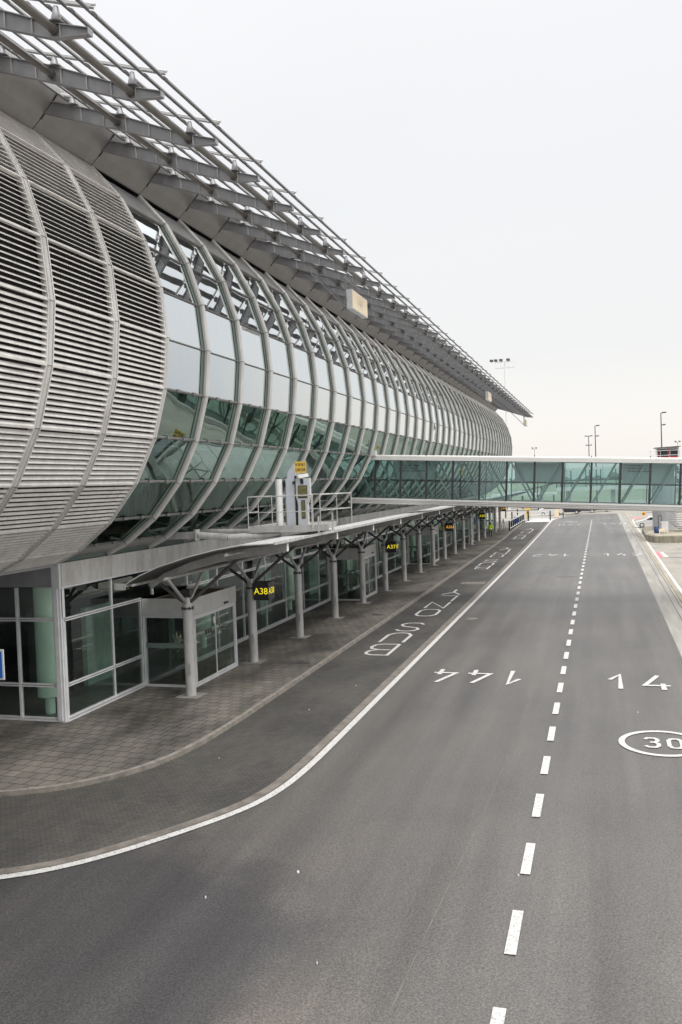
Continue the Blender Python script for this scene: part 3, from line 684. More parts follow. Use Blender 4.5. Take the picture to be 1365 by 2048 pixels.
# --- eaves bracket
BR_TOP = [(-13.80, 17.64), (-11.86, 16.99), (-9.98, 16.22), (-9.10, 15.955)]
BR_BOT = [(-14.07, 17.40), (-11.95, 16.66), (-10.36, 16.09), (-9.90, 15.92), (-9.10, 15.85)]
g = MB(); poly = BR_TOP + BR_BOT[::-1]
g.prismY(poly, Y0 - .012, Y0 + .012)
for a, b_ in zip(BR_TOP[:-1], BR_TOP[1:]): g.bar((a[0], Y0, a[1] + .008), (b_[0], Y0, b_[1] + .008), .14, .018)
for a, b_ in zip(BR_BOT[:-1], BR_BOT[1:]): g.bar((a[0], Y0, a[1] - .008), (b_[0], Y0, b_[1] - .008), .14, .018)
for f_ in (.15, .3, .45, .6, .74, .88):
    x = -13.6 + 4.4 * f_
    def zi(Pp, x):
        for a, b_ in zip(Pp[:-1], Pp[1:]):
            if a[0] <= x <= b_[0]: return a[1] + (b_[1] - a[1]) * (x - a[0]) / (b_[0] - a[0])
    g.mi(1).box(x - .016, x + .016, Y0 - .045, Y0 + .045, zi(BR_BOT, x), zi(BR_TOP, x)); g.mi(0)
g.box(-9.10, -9.085, Y0 - .085, Y0 + .085, 15.84, 15.97)
br0 = g.build('eaves_bracket', [MAT['steel'], MAT['beam']], T)
g = MB()
for x, z0, z1 in ((-9.82, 16.20, 16.46), (-11.80, 16.96, 17.16), (-13.2, 17.45, 17.66)):
    g.lathe(x, Y0, [(.16, z0), (.16, z0 + .02), (.11, z0 + .03), (.055, z1 + .02), (.05, z1 + .06)], 10)
RA, RB = (-13.55, 17.79), (-9.02, 16.36)
g.mi(1); g.bar((RA[0], Y0 - .05, RA[1]), (RB[0], Y0 - .05, RB[1]), .02, .04); g.bar((RA[0], Y0 + .05, RA[1]), (RB[0], Y0 + .05, RB[1]), .02, .04)
g.tube((RA[0], Y0, RA[1] + .03), (RB[0] + .06, Y0, RB[1] + .03), .03, 8)
g.build('rafter', [MAT['steel'], MAT['rafter']], br0)
tubes = []
for x, z, r in ((-11.87, 16.80, .075), (-9.86, 16.07, .08)):
    g = MB(); g.tube((x, Y0 + .02, z), (x, Y0 + B - .02, z), r, 12); g.tube((x, Y0 - .10, z), (x, Y0 - .012, z), r * 1.25, 12); g.tube((x, Y0 + .012, z), (x, Y0 + .05, z), r * 1.25, 12)
    tubes.append(g.build('purlin_tube', MAT['tube'], T, True))
# --- sunshade blades, one bay
g = MB(); nb = 10
for j in range(nb):
    f_ = j / (nb - 1); x = -9.10 + (-13.45 + 9.10) * f_; z = 16.315 + (17.70 - 16.315) * f_
    prof = []
    for q in range(8):
        t = 2 * math.pi * q / 8; u = .12 * math.cos(t); v = .042 * math.sin(t) + .012 * (1 - math.cos(t) ** 2)
        ca, sa = math.cos(math.radians(-36)), math.sin(math.radians(-36)); prof.append((x + u * ca - v * sa, z + u * sa + v * ca))
    g.mi(0).prismY(prof, Y0 + .14, Y0 + B - .14)
    g.bar((x - .02, Y0 - .0, z + .0), (x - .02, Y0 + .15, z - .0), .05, .02); g.bar((x - .02, Y0 + B - .15, z), (x - .02, Y0 + B, z), .05, .02)
sh0 = g.build('sunshade_slats', [MAT['blade'], MAT['white']], T)
# --- soffit
g = MB(); S_ = [(-14.47, 17.03), (-14.15, 17.32), (-13.86, 17.62), (-13.62, 17.92), (-13.62, 18.05)]
for a, b_ in zip(S_[:-1], S_[1:]): g.quad((a[0], Y0 + .012, a[1]), (a[0], Y0 + B - .012, a[1]), (b_[0], Y0 + B - .012, b_[1]), (b_[0], Y0 + .012, b_[1]))
sf0 = g.build('soffit_panel', MAT['soffit'], T)
g = MB(); g.bar((-14.50, Y0, 17.015), (-14.50, Y0 + B, 17.015), .05, .03)
g.bar((-14.2, Y0, 17.25), (-13.66, Y0, 17.82), .03, .02, (0, 1, 0)); g.build('soffit_gap', MAT['black'], sf0)
for k in range(K0, K1 + 1):
    if k: dup(br0, T, (0, k * B, 0))
for k in range(K0, K1):
    if k:
        [dup(t_, T, (0, k * B, 0)) for t_ in tubes]; dup(sh0, T, (0, k * B, 0)); dup(sf0, T, (0, k * B, 0))
YS, YE = Y0 + K0 * B, Y0 + K1 * B
# --- roof and shell
g = MB(); R_ = [(-13.60, 18.05), (-16, 18.9), (-20, 19.9), (-26, 20.4), (-33, 20.0), (-33, 19.8), (-26, 20.2), (-20, 19.7), (-16, 18.7), (-13.66, 17.86)]
g.prismY(R_, YS, YE); g.build('roof', MAT['canopy_top'], T)
g = MB(); g.box(-33.2, -33, YS, YE, 0, 20); g.build('rear_wall', MAT['soffit'], T)
g = MB(); cap = [(x, z) for x, z in offs(.2)] + [(-20, 19.6), (-26, 20.1), (-33, 19.7), (-33, 4.98)]
g.prismY(cap, YE - .05, YE + .05); g.prismY(cap, YS - .05, YS + .05); g.box(-33, XW + .0, YE - .1, YE, 0, 4.97); g.build('end_wall', MAT['soffit'], T)
# inside the barrel: floors, back wall, trusses
g = MB(); g.box(-33, -16.3, YS, YE, 4.99, 5.25); g.box(-33, -20, Y0, YE, 9.6, 9.8); g.box(-25.2, -25, Y0, YE, 5.25, 17.5)
g.quad((-33, Y0, 17.6), (-14.7, Y0, 16.85), (-14.7, YE, 16.85), (-33, YE, 17.6))
g.build('interior_shell', MAT['interior_mid'], T)
g = MB(); g.tube((-14.9, Y0, 14.9), (-14.9, YE, 14.9), .3, 12); g.tube((-15.8, Y0, 16.1), (-15.8, YE, 16.1), .22, 12)
for k in range(0, K1, 2):
    y = Y0 + k * B
    g.tube((-20.5, y, 5.2), (-14.9, y + B, 14.9), .22, 10); g.tube((-19, y + B, 9.7), (-15.2, y + .4 * B, 15.6), .12, 8); g.tube((-18, y + B, 5.2), (-14.4, y + 2 * B, 8.8), .16, 8)
g.build('interior_truss', MAT['steel'], T, True)
g = MB()
for k in range(0, K1):
    y = Y0 + k * B + 1.2
    g.box(-17.5, -17.3, y, y + 1.2, 9.52, 9.56)
for y in (30, 41, 52): g.box(-20, -16.6, y, y + 6, 8.9, 8.95)
g.build('interior_soffit_strip', MAT['white'], T)
# --- fascia above the entrance
g = MB(); g.box(XW, XW + .06, Y0 + .006, Y0 + B - .006, 4.25, 4.985); fa0 = g.build('fascia_panel', MAT['fascia'], T)
for k in range(1, K1): dup(fa0, T, (0, k * B, 0))
g = MB(); g.box(XW - .05, XW + .0, Y0, YE, 4.22, 4.96); g.build('fascia_backing', MAT['bolt'], T)
# --- ground floor glazing
LOB = [28.44 + 22.96 * i for i in range(5)]; LW = 3.9
segs = []; y = Y0
for l0 in LOB:
    if l0 > YE: break
    segs.append((y, l0)); y = l0 + LW
segs.append((y, YE))
for (a, b_) in segs:
    g = MB(); g.quad((XW, a, .12), (XW, b_, .12), (XW, b_, 3.2), (XW, a, 3.2)); gw = g.build('glass_wall', MAT['glass_low'], T)
    g = MB()
    for zz in (1.10, 1.17, 3.17, 3.24): g.box(XW - .05, XW + .045 if zz < 3 else XW + .05, a, b_, zz - .018, zz + .018)
    for zz in (.12, .03): g.box(XW - .05, XW + .07, a, b_, zz - .03, zz + .03)
    g.box(XW - .1, XW + .02, a, b_, -.02, .0)
    ys = [Y0 + B * i for i in range(60) if a - .1 < Y0 + B * i < b_ + .1] + [a + .03, b_ - .03]
    for yy in ys: g.box(XW - .06, XW + .045, yy - .024, yy + .024, .0, 3.2)
    g.build('mullion_frame', MAT['frame'], gw)
g = MB(); g.quad((XW, Y0, 3.26), (XW, YE, 3.26), (XW, YE, 4.22), (XW, Y0, 4.22)); gu = g.build('upper_glazing', MAT['glass_low'], T)
g = MB(); g.box(XW - .05, XW + .05, Y0, YE, 4.19, 4.245)
for i in range(K1 + 1): g.box(XW - .06, XW + .045, Y0 + B * i - .03, Y0 + B * i + .03, 3.26, 4.19)
g.build('mullion_frame', MAT['frame'], gu)
# corner post and end glazing (facing the camera)
g = MB(); g.box(XW - .26, XW + .02, Y0 - .1, Y0 + .14, .0, 4.98); g.box(XW - .20, XW - .06, Y0 - .13, Y0 - .1, .05, 4.2)
g.box(XW + .02, XW + .05, Y0 - .03, Y0 + .1, .05, 4.2); g.build('corner_post', MAT['frame'], T)
g = MB(); g.quad((-33, Y0, .12), (XW - .2, Y0, .12), (XW - .2, Y0, 4.2), (-33, Y0, 4.2)); ge = g.build('end_glazing', MAT['glass_low'], T)
g = MB()
for zz in (.10, 1.10, 1.17, 3.18, 3.25): g.box(-33, XW - .2, Y0 - .05, Y0 + .05, zz - .022, zz + .022)
g.box(-33, XW - .2, Y0 - .07, Y0 + .05, .0, .06)
for i in range(11): x = -17.86 - 1.62 * i; g.box(x - .04, x + .04, Y0 - .06, Y0 + .05, .0, 4.22)
g.build('mullion_frame', MAT['frame'], ge)
g = MB(); 
for i in range(10): x = XW - .27 - 1.62 * i; g.box(x - 1.61, x, Y0 - .04, Y0, 4.24, 4.975)
g.build('end_fascia', MAT['steel'], T)
g = MB(); g.box(-33, -16.3, YS, Y0 - .05, 4.90, 4.98); g.build('overhang_soffit', MAT['steel'], T)
# interior of the ground floor
g = MB(); g.box(-33, XW - .12, Y0 + .08, YE - .1, -.06, .012); g.build('interior_floor', MAT['intfloor'], T)
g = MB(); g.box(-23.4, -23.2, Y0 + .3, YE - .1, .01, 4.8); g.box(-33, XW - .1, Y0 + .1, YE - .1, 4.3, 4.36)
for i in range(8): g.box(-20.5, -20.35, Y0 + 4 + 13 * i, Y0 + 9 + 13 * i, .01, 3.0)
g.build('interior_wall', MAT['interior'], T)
g = MB()
pg_ = simple('partition_green', (.36, .50, .43), .6, 0, .2)
for i in range(12):
    g = MB(); g.box(-18.6, -18.4, Y0 + 4.6 + 8.6 * i, Y0 + 6.4 + 8.6 * i, .01, 2.9); g.build('interior_partition', pg_, T)
for i in range(10):
    g = MB(); yy = 24.45 + 11.48 * i; g.lathe(-17.42, yy, [(.36, .58), (.38, .6), (.38, 4.3)], 24); g.lathe(-17.42, yy, [(.16, .01), (.16, .6)], 12)
    g.build('interior_column', MAT['green_col'], T, True)
# lobbies
def lobby(y):
    x0, x1 = XW, -14.15; L_ = MB()
    L_.box(x0 + .06, x1, y, y + .05, 2.58, 3.22); L_.box(x1 - .05, x1, y + .05, y + LW - .05, 2.58, 3.22); L_.box(x0 + .06, x1, y + LW - .05, y + LW, 2.58, 3.22)
    r = L_.build('entrance_lobby', MAT['header'], T)
    f_ = MB()
    for (xx, yy) in ((x1 - .05, y + .05), (x1 - .05, y + LW - .14), (x0 + .1, y + .05), (x0 + .1, y + LW - .14)): f_.box(xx - .05, xx + .045, yy - .04, yy + .09, 0, 2.57)
    f_.box(x0 + .1, x1 - .1, y + .01, y + .06, .0, .09); f_.box(x0 + .1, x1 - .1, y + .01, y + .05, 2.52, 2.57)
    f_.box(x1 - .07, x1 - .01, y + .14, y + LW - .18, .0, .09); f_.box(x1 - .06, x1 - .012, y + .14, y + LW - .18, 2.50, 2.57)
    f_.build('frame', MAT['frame'], r)
    q = MB(); q.box(x0 + .1, x1 - .06, y + .03, y + LW - .03, 3.02, 3.12); q.build('roof_gravel', MAT['soil'], r)
    q = MB(); q.quad((x0 + .15, y + .035, .09), (x1 - .1, y + .035, .09), (x1 - .1, y + .035, 2.52), (x0 + .15, y + .035, 2.52)); q.build('side_pane', MAT['glass_low'], r); q = MB(); q.quad((x0 + .15, y + LW - .035, .09), (x1 - .1, y + LW - .035, .09), (x1 - .1, y + LW - .035, 2.52), (x0 + .15, y + LW - .035, 2.52))
    q.build('side_pane', MAT['glass_low'], r)
    q = MB(); q.box(x0 + .15, x1 - .1, y + .015, y + .03, 1.42, 1.60); q.build('safety_band', MAT['interior_mid'], r)
    for j, yy in enumerate((y + .2, y + 1.98)):
        xo = x1 - .035 - .03 * j
        d = MB(); d.quad((xo, yy, .12), (xo, yy + 1.72, .12), (xo, yy + 1.72, 2.48), (xo, yy, 2.48)); dd = d.build('sliding_door', MAT['glass_low'], r)
        d = MB()
        for a in (yy, yy + 1.72): d.box(xo - .02, xo + .02, a - .025, a + .025, .1, 2.5)
        d.box(xo - .02, xo + .02, yy + .026, yy + 1.694, .1, .16); d.box(xo - .02, xo + .02, yy + .026, yy + 1.694, 2.44, 2.5); d.build('door_frame', MAT['frame'], dd)
    d = MB()
    for j in range(3): d.quad((x1 - .03, y + 1.0 + .21 * j, 1.75), (x1 - .03, y + 1.17 + .21 * j, 1.75), (x1 - .03, y + 1.17 + .21 * j, 1.92), (x1 - .03, y + 1.0 + .21 * j, 1.92))
    for j in range(3):
        a = y + 2.3 + .2 * j
        for s_ in (1, -1): d.bar((x1 - .058, a, 1.84 + s_ * .09), (x1 - .058, a + .11, 1.84), .004, .03, (0, 0, 1))
    d.build('door_sticker', MAT['chevron'], r)
    d = MB(); d.box(x1 - .03, x1 - .022, y + 1.77, y + 1.87, 2.05, 2.3); d.build('notice', MAT['paper'], r)
    d = MB(); d.box(x1, x1 + .05, y + 2.7, y + 3.05, 2.66, 2.73); d.build('door_sensor', MAT['black'], r)
    return r
lob0 = lobby(LOB[0])
for i in range(1, 5):
    if LOB[i] + LW < YE: dup(lob0, T, (0, LOB[i] - LOB[0], 0))
# end portal collar where the bridge enters
g = MB(); g.box(-13.6, -12.55, 49.75, 49.95, 8.75, 9.05); g.build('bridge_portal', MAT['bridge_white'], T)

# potted palms inside the lobbies
def palm(loc, lab, h_=1.6, unclear_object=False):
    r = thing('potted_palm', lab, 'potted plant', loc, 'potted palms inside the entrance lobbies'); x, y, z = loc
    g = MB(); g.lathe(x, y, [(.22, z), (.28, z + .45), (.25, z + .46), (.24, z + .42)], 12); g.build('pot', MAT['black'], r)
    g = MB()
    for i in range(3): g.tube((x + .05 * math.cos(i * 2.1), y + .05 * math.sin(i * 2.1), z + .42), (x + .12 * math.cos(i * 2.1), y + .12 * math.sin(i * 2.1), z + h_ * (.8 + .1 * i)), .02, 6)
    g.build('stem', MAT['stem'], r)
    g = MB()
    for i in range(26):
        a = random.random() * 6.28; zb = z + h_ * random.choice((.5, .8, .9, 1)); ln = random.uniform(.35, .6); pts = []
        for j in range(7):
            t = j / 6; pts.append(Vector((x + .08 * math.cos(a) + ln * t * math.cos(a), y + .08 * math.sin(a) + ln * t * math.sin(a), zb + .35 * t - .75 * t * t)))
        sd_ = Vector((-math.sin(a), math.cos(a), 0))
        for j in range(1, 7):
            for s_ in (1, -1):
                for q in (0, .5):
                    p = pts[j - 1].lerp(pts[j], q); tip = p + sd_ * s_ * .16 * (1.1 - j / 7) + Vector((0, 0, -.08)) + (pts[j] - pts[j - 1]) * .8
                    g.add([p, p + (pts[j] - pts[j - 1]) * .3, tip], [(0, 1, 2)])
    g.build('fronds', MAT['leaf'], r)
    if unclear_object:
        g = MB()
        for i in range(40):
            a = random.random() * 6.28; p = Vector((x - .35 + random.gauss(0, .1), y - .1 + random.gauss(0, .08), z + h_ * .97 + random.gauss(0, .12)))
            g.add([p, p + Vector((.08 * math.cos(a), .05, .1 * math.sin(a))), p + Vector((.05, .06 * math.sin(a), -.12))], [(0, 1, 2)])
        g.build('unclear_object', MAT['unclear_cream'], r)  # stand-in for an unidentified cream object, not part of the plant
palm((-15.0, 29.6, .02), 'potted palm with an unclear cream object inside the nearest entrance lobby', 1.55, True)
palm((-15.1, 52.5, .02), 'potted palm inside the second entrance lobby', 1.7)
palm((-15.1, 75.4, .02), 'potted palm inside the third entrance lobby', 1.7)

# ---------------------------------------------------------------- walkway canopy with branching columns
CX_, CY_, CB = -13.8, 27.36, 5.75; NC = 18
CAN = thing('walkway_canopy', 'curved metal walkway canopy on a row of branching steel columns', 'canopy', (CX_, CY_, 0))
CP = [(-15.28, 4.08), (-14.75, 4.36), (-14.06, 4.64), (-12.88, 4.98), (-11.95, 5.18), (-11.06, 5.31), (-9.98, 5.35)]
CY_S, CY_E = 25.85, CY_ + (NC - 1) * CB + 1.6
def sheet(g, prof, th, y0, y1): g.prismY([(x, z) for x, z in prof] + [(x, z - th) for x, z in prof[::-1]], y0, y1)
# one sheet per bay
def can_bay(y0, y1):
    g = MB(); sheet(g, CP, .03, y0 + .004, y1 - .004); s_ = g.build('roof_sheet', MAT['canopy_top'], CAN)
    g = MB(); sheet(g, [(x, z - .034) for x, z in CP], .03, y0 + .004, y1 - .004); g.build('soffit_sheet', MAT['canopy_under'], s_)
    return s_
can_bay(CY_S, CY_)
cb0 = can_bay(CY_, CY_ + CB)
for i in range(1, NC - 1): dup(cb0, CAN, (0, i * CB, 0))
can_bay(CY_ + (NC - 1) * CB, CY_E)
g = MB(); g.bar((-9.93, CY_S, 5.33), (-9.93, CY_E, 5.33), .05, .09); g.tube((-15.3, CY_S, 4.0), (-15.3, CY_E, 4.0), .06, 8)
g.box(-15.7, -15.3, CY_S - .02, CY_S + .02, 3.86, 4.08)
g.build('edge_rail', MAT['column'], CAN)
g = MB()
for x, z, r in ((-13.8, 4.22, .055), (-15.0, 4.02, .045), (-11.6, 4.98, .05)): g.tube((x, CY_S - .05, z), (x, CY_E, z), r, 8)
g.build('purlin_pipe', MAT['column'], CAN, True)
g = MB(); AB = [(-15.15, 3.92), (-14.6, 4.27), (-13.6, 4.64), (-12.5, 4.92), (-11.4, 5.10), (-10.05, 5.22)]
AL = [(-10.05, 4.98), (-11.4, 4.80), (-12.5, 4.62), (-13.6, 4.36), (-14.6, 4.05), (-15.15, 3.72)]
g.prismY(AB + AL, CY_ - .07, CY_ + .07); be0 = g.build('arched_beam', MAT['beam'], CAN)
g = MB(); g.box(-10.05, -10.03, CY_ - .09, CY_ + .09, 4.965, 5.235); g.build('beam_cap', MAT['white'], be0)
# column
g = MB(); g.lathe(CX_, CY_, [(.18, 0), (.18, 3.02), (.175, 3.1), (.15, 3.3), (.13, 3.42)], 20)
co0 = g.build('column', MAT['column'], CAN, True)
g = MB(); g.lathe(CX_, CY_, [(.19, 3.02), (.205, 3.025), (.205, 3.07), (.19, 3.075)], 20)
for i in range(8): a = i * math.pi / 4; g.box(CX_ + .2 * math.cos(a) - .02, CX_ + .2 * math.cos(a) + .02, CY_ + .2 * math.sin(a) - .02, CY_ + .2 * math.sin(a) + .02, 3.0, 3.1)
g.build('collar', MAT['bolt'], co0)
g = MB(); g.box(CX_ - .42, CX_ + .42, CY_ - .42, CY_ + .42, .002, .012); g.build('base_slab', MAT['strip'], co0)
g = MB(); g.bar((CX_ + .05, CY_ - .185, .75), (CX_ + .05, CY_ - .185, 1.15), .1, .004, (0, 1, 0)); g.build('hatch', MAT['beam'], co0)
for dx, dy, z1 in ((0, -1.35, 4.18), (0, 1.35, 4.18), (2.05, 0, 4.80), (-1.15, 0, 3.98)):
    g = MB(); l_ = math.hypot(dx, dy); ux, uy = dx / l_, dy / l_
    g.tube((CX_ + ux * .05, CY_ + uy * .05, 3.2), (CX_ + dx, CY_ + dy, z1), .062, 10); g.build('strut', MAT['strut'] if dx else MAT['beam'], co0, True)
g = MB(); g.box(CX_ - .16, CX_ + .14, CY_ - .12, CY_ + .12, 3.52, 3.70); g.tube((CX_, CY_, 3.4), (CX_, CY_, 3.53), .03, 6); g.build('spotlight', MAT['black'], co0)
for i in range(1, NC): dup(be0, CAN, (0, i * CB, 0)); dup(co0, CAN, (0, i * CB, 0))
# gate letter boxes
def gate_box(i, txt, lab, mat='sign_yellow'):
    y = CY_ + CB * i
    r = thing('gate_sign', lab, 'gate sign', (-13.24, y, 2.57), 'lettered gate boxes on the canopy columns')
    g = MB(); g.box(-13.57, -12.92, y - .33, y + .33, 2.57, 3.29); g.box(-13.8 + .19, -13.57, y - .05, y + .05, 2.9, 3.0); g.build('box', MAT['signbox'], r)
    g = MB(); text_mb(g, txt, .36, (-13.245, y - .336, 2.93), (1, 0, 0), (0, 0, 1), 0, bold=.0); text_mb(g, txt, .36, (-12.916, y, 2.93), (0, 1, 0), (0, 0, 1), 0, bold=.0)
    g.build('lettering', MAT[mat], r)
gate_box(1, 'A38', 'black box with yellow A38 on the second column')
gate_box(5, 'A37', 'black box with yellow A37 on the sixth column')
gate_box(9, 'A36', 'black box with amber A36 beyond the second lobby', 'sign_orange')
gate_box(13, 'A35', 'small black box with yellow A35 near the person in hi-vis')
gate_box(17, 'A34', 'dim black box with amber A34 on the last column', 'sign_orange')

# ---------------------------------------------------------------- stand signs under the eaves
def stand_sign(y, txt, lab):
    r = thing('stand_sign', lab, 'stand sign', (-10, y, 14.68), 'cream stand number boxes hanging from the eaves')
    g = MB(); g.box(-10.26, -10.012, y - 1.28, y + 1.28, 14.68, 15.50); g.build('case', MAT['frame'], r)
    g = MB(); g.box(-10.012, -9.996, y - 1.24, y + 1.24, 14.72, 15.46); g.build('face', MAT['sign_cream'], r)
    if txt: g = MB(); text_mb(g, txt, .72, (-9.995, y - .1, 15.07), (0, 1, 0), (0, 0, 1), .004, sx=.9); g.build('lettering', MAT['sign_text'], r)
    g = MB()
    for yy in (y - 1.1, y + .6): g.bar((-10.34, yy, 14.62), (-10.34, yy, 16.15), .06, .06); g.bar((-10.34, yy, 14.75), (-12.2, yy, 16.75), .05, .05)
    g.bar((-10.34, y - 1.3, 16.0), (-10.34, y + 1.3, 16.0), .07, .07); g.bar((-10.34, y - 1.3, 15.1), (-10.34, y + 1.3, 15.1), .05, .05)
    g.build('hanger', MAT['steel'], r)
stand_sign(37.8, '144', 'cream sign box with faded 144 hanging from the eaves')
stand_sign(85.4, '', 'middle pale sign box hanging from the eaves, farther along')
stand_sign(129.6, '', 'small far sign box hanging at the end of the eaves')

# ---------------------------------------------------------------- docking display on its platform
YP = 30.0
PL = thing('service_platform', 'grey steel platform with handrails carried on bent tubes above the canopy', 'platform', (-12.5, YP, 5.46))
g = MB(); g.bar((-12.5, YP + .04, 5.58), (-10.02, YP + .04, 5.58), .08, .24); g.bar((-12.5, YP + 3.0, 5.58), (-10.02, YP + 3.0, 5.58), .08, .24)
g.bar((-12.46, YP + .08, 5.58), (-12.46, YP + 2.96, 5.58), .08, .22); g.bar((-10.06, YP + .08, 5.58), (-10.06, YP + 2.96, 5.58), .08, .22); g.build('deck_beam', MAT['beam'], PL)
g = MB(); g.box(-12.42, -10.1, YP + .08, YP + 2.96, 5.62, 5.66); g.build('deck', MAT['beam'], PL)
g = MB()
def rail(pts, zt=6.78, zm=6.2, zb=5.6):
    for a, b_ in zip(pts[:-1], pts[1:]):
        g.tube((*a, zt), (*b_, zt), .022, 8); g.tube((*a, zm), (*b_, zm), .016, 8)
    for a in pts: g.tube((*a, zb), (*a, zt), .02, 8)
rail([(-12.62, YP + 1.3), (-12.5, YP - .02), (-10.02, YP - .02), (-10.02, YP + .1)]); rail([(-12.5, YP + 3), (-10.0, YP + 3.05), (-9.4, YP + 3.05), (-9.9, YP + .6)])
g.tube((-12.1, YP + 1.4, 5.6), (-12.1, YP + 1.4, 6.78), .02, 8); g.tube((-12.62, YP + 1.3, 6.78), (-12.1, YP + 1.4, 6.78), .02, 8)
g.build('handrail', MAT['column'], PL)
g = MB(); g.box(-9.98, -9.5, YP + .3, YP + .34, 5.46, 5.7); g.bar((-9.88, YP + .3, 5.4), (-9.88, YP + .3, 6.0), .05, .05); g.bar((-9.5, YP + .8, 5.45), (-9.5, YP + .8, 6.1), .05, .05)
g.bar((-9.9, YP + .3, 5.62), (-9.5, YP + .8, 5.66), .02, .2); g.build('toe_board', MAT['column'], PL)
g = MB(); g.tube((-14.45, YP - .15, 5.42), (-13.3, YP - .1, 5.32), .13, 14); g.tube((-13.3, YP - .1, 5.32), (-11.4, YP + .35, 5.38), .12, 14)
g.tube((-15.5, YP + 1.6, 5.45), (-12.0, YP + 1.6, 5.40), .12, 12); g.bar((-15.8, YP - .1, 5.42), (-14.5, YP - .1, 5.42), .2, .26); g.bar((-14.52, YP - .16, 5.22), (-14.52, YP - .16, 5.64), .06, .3, (0, 1, 0))
g.build('support_tube', MAT['column'], PL, True)
DD = thing('docking_display', 'tall blue-grey aircraft docking display with yellow edges standing on the platform', 'docking display', (-10.6, YP + .3, 5.66))
yd = YP + .3
g = MB(); g.tube((-11.37, yd, 5.66), (-11.37, yd, 7.40), .135, 18); g.build('post', MAT['white'], DD, True)
g = MB(); g.box(-11.08, -10.74, yd - .05, yd + .35, 5.66, 7.42); g.prismY([(-11.02, 7.42), (-10.74, 7.42), (-10.74, 7.95), (-10.80, 7.92), (-11.02, 7.62)], yd, yd + .2); g.build('cabinet', MAT['bluegrey'], DD)
g = MB(); g.tube((-11.26, yd + .1, 7.22), (-11.06, yd + .1, 7.22), .06, 8); g.box(-11.22, -11.06, yd, yd + .1, 7.1, 7.3); g.box(-10.80, -10.70, yd - .1, yd - .05, 7.2, 7.3); g.build('fixing', MAT['black'], DD)
g = MB(); g.box(-11.22, -11.12, yd + .2, yd + .5, 5.7, 7.1); g.build('rear_plate', MAT['fascia'], DD)
OUT = [(-10.62, 5.66), (-10.24, 5.66), (-10.24, 6.46), (-10.13, 6.72), (-10.13, 7.40), (-10.67, 7.40), (-10.67, 6.72), (-10.60, 6.46)]
g = MB(); g.mi(0).prismY(OUT, yd - .10, yd + .05); g.mi(1).prismY(OUT, yd - .12, yd - .10); hd = g.build('display_head', [MAT['bluegrey'], MAT['yellow']], DD)
cxm = -10.41
g = MB(); g.prismY([(cxm + (x - cxm) * .93, 5.67 + (z - 5.66) * .99) for x, z in OUT], yd - .135, yd - .12); g.build('front_plate', MAT['bluegrey'], hd)
g = MB(); g.box(-10.58, -10.22, yd - .15, yd - .136, 6.68, 7.14); g.box(-10.47, -10.32, yd - .15, yd - .136, 5.93, 6.60); g.build('screen_surround', MAT['black'], hd)
g = MB(); g.box(-10.56, -10.24, yd - .158, yd - .15, 6.73, 7.12); g.box(-10.455, -10.335, yd - .158, yd - .15, 5.97, 6.57); g.build('screen', MAT['olive'], hd)
g = MB(); g.box(-10.47, -10.36, yd - .16, yd - .136, 7.2, 7.38); g.build('lens', MAT['black'], hd)
g = MB(); g.box(-10.74, -10.66, yd - .02, yd + .28, 5.66, 7.5); g.build('side_rail', MAT['black'], DD)
g = MB(); g.bar((-10.55, yd - .2, 7.46), (-10.25, yd + .05, 7.52), .14, .12); g.box(-10.70, -10.48, yd, yd + .2, 7.42, 7.56); g.build('camera_box', MAT['white'], DD)
PS = thing('position_sign', 'small yellow coordinate plate above the docking display', 'sign', (-10.5, yd + .2, 7.6))
g = MB(); g.box(-10.73, -10.29, yd + .02, yd + .04, 7.60, 8.02); g.build('plate', MAT['yellow'], PS)
g = MB(); text_mb(g, "N 50 54.2", .15, (-10.51, yd + .015, 7.90), (1, 0, 0), (0, 0, 1), 0, bold=.003, sx=.62); text_mb(g, "E 004 28.8", .15, (-10.51, yd + .015, 7.71), (1, 0, 0), (0, 0, 1), 0, bold=.003, sx=.58)
g.build('lettering', MAT['black'], PS)

# ---------------------------------------------------------------- glass footbridge
SLP = -.0545
def bz(x, z6): return z6 + SLP * (x + 6)       # heights quoted at x=-6
BX0, BX1, BYN, BYF = -13.4, 26.0, 50.0, 53.0
BR = thing('glass_footbridge', 'glazed footbridge with pale top and bottom rails crossing over the road', 'footbridge', (BX0, BYN, 0))
def bbar(g, x0, x1, y, z6, wd, ht): g.bar((x0, y, bz(x0, z6)), (x1, y, bz(x1, z6)), wd, ht)
sect = []
g = MB()
bbar(g, BX0 + .4, BX1, BYN + .02, 8.22, .22, .16); g.tube((BX0 + .5, BYN + .06, bz(BX0 + .5, 8.36)), (BX1, BYN + .06, bz(BX1, 8.36)), .085, 14)
bbar(g, BX0 + .4, BX1, BYF - .02, 8.22, .22, .16); g.tube((BX0 + .5, BYF - .06, bz(BX0 + .5, 8.36)), (BX1, BYF - .06, bz(BX1, 8.36)), .085, 14)
g.build('top_rail', MAT['bridge_white'], BR, True)
g = MB(); bbar(g, BX0 + .4, BX1, 51.5, 8.36, 2.75, .08); g.build('roof', MAT['bridge_low'], BR)
g = MB(); bbar(g, BX0 - .8, BX1, BYN + .0, 5.85, .20, .10); bbar(g, BX0 - .8, BX1, BYN + .02, 5.745, .16, .09)
g.tube((BX0 - 1, BYN + .06, bz(BX0 - 1, 5.64)), (BX1, BYN + .06, bz(BX1, 5.64)), .095, 14); bbar(g, BX0 - .8, BX1, BYF, 5.78, .2, .22); g.build('bottom_rail', MAT['bridge_white'], BR, True)
g = MB(); bbar(g, BX0 - .8, BX1, 51.5, 5.70, 2.7, .12); g.build('floor', MAT['bridge_low'], BR)
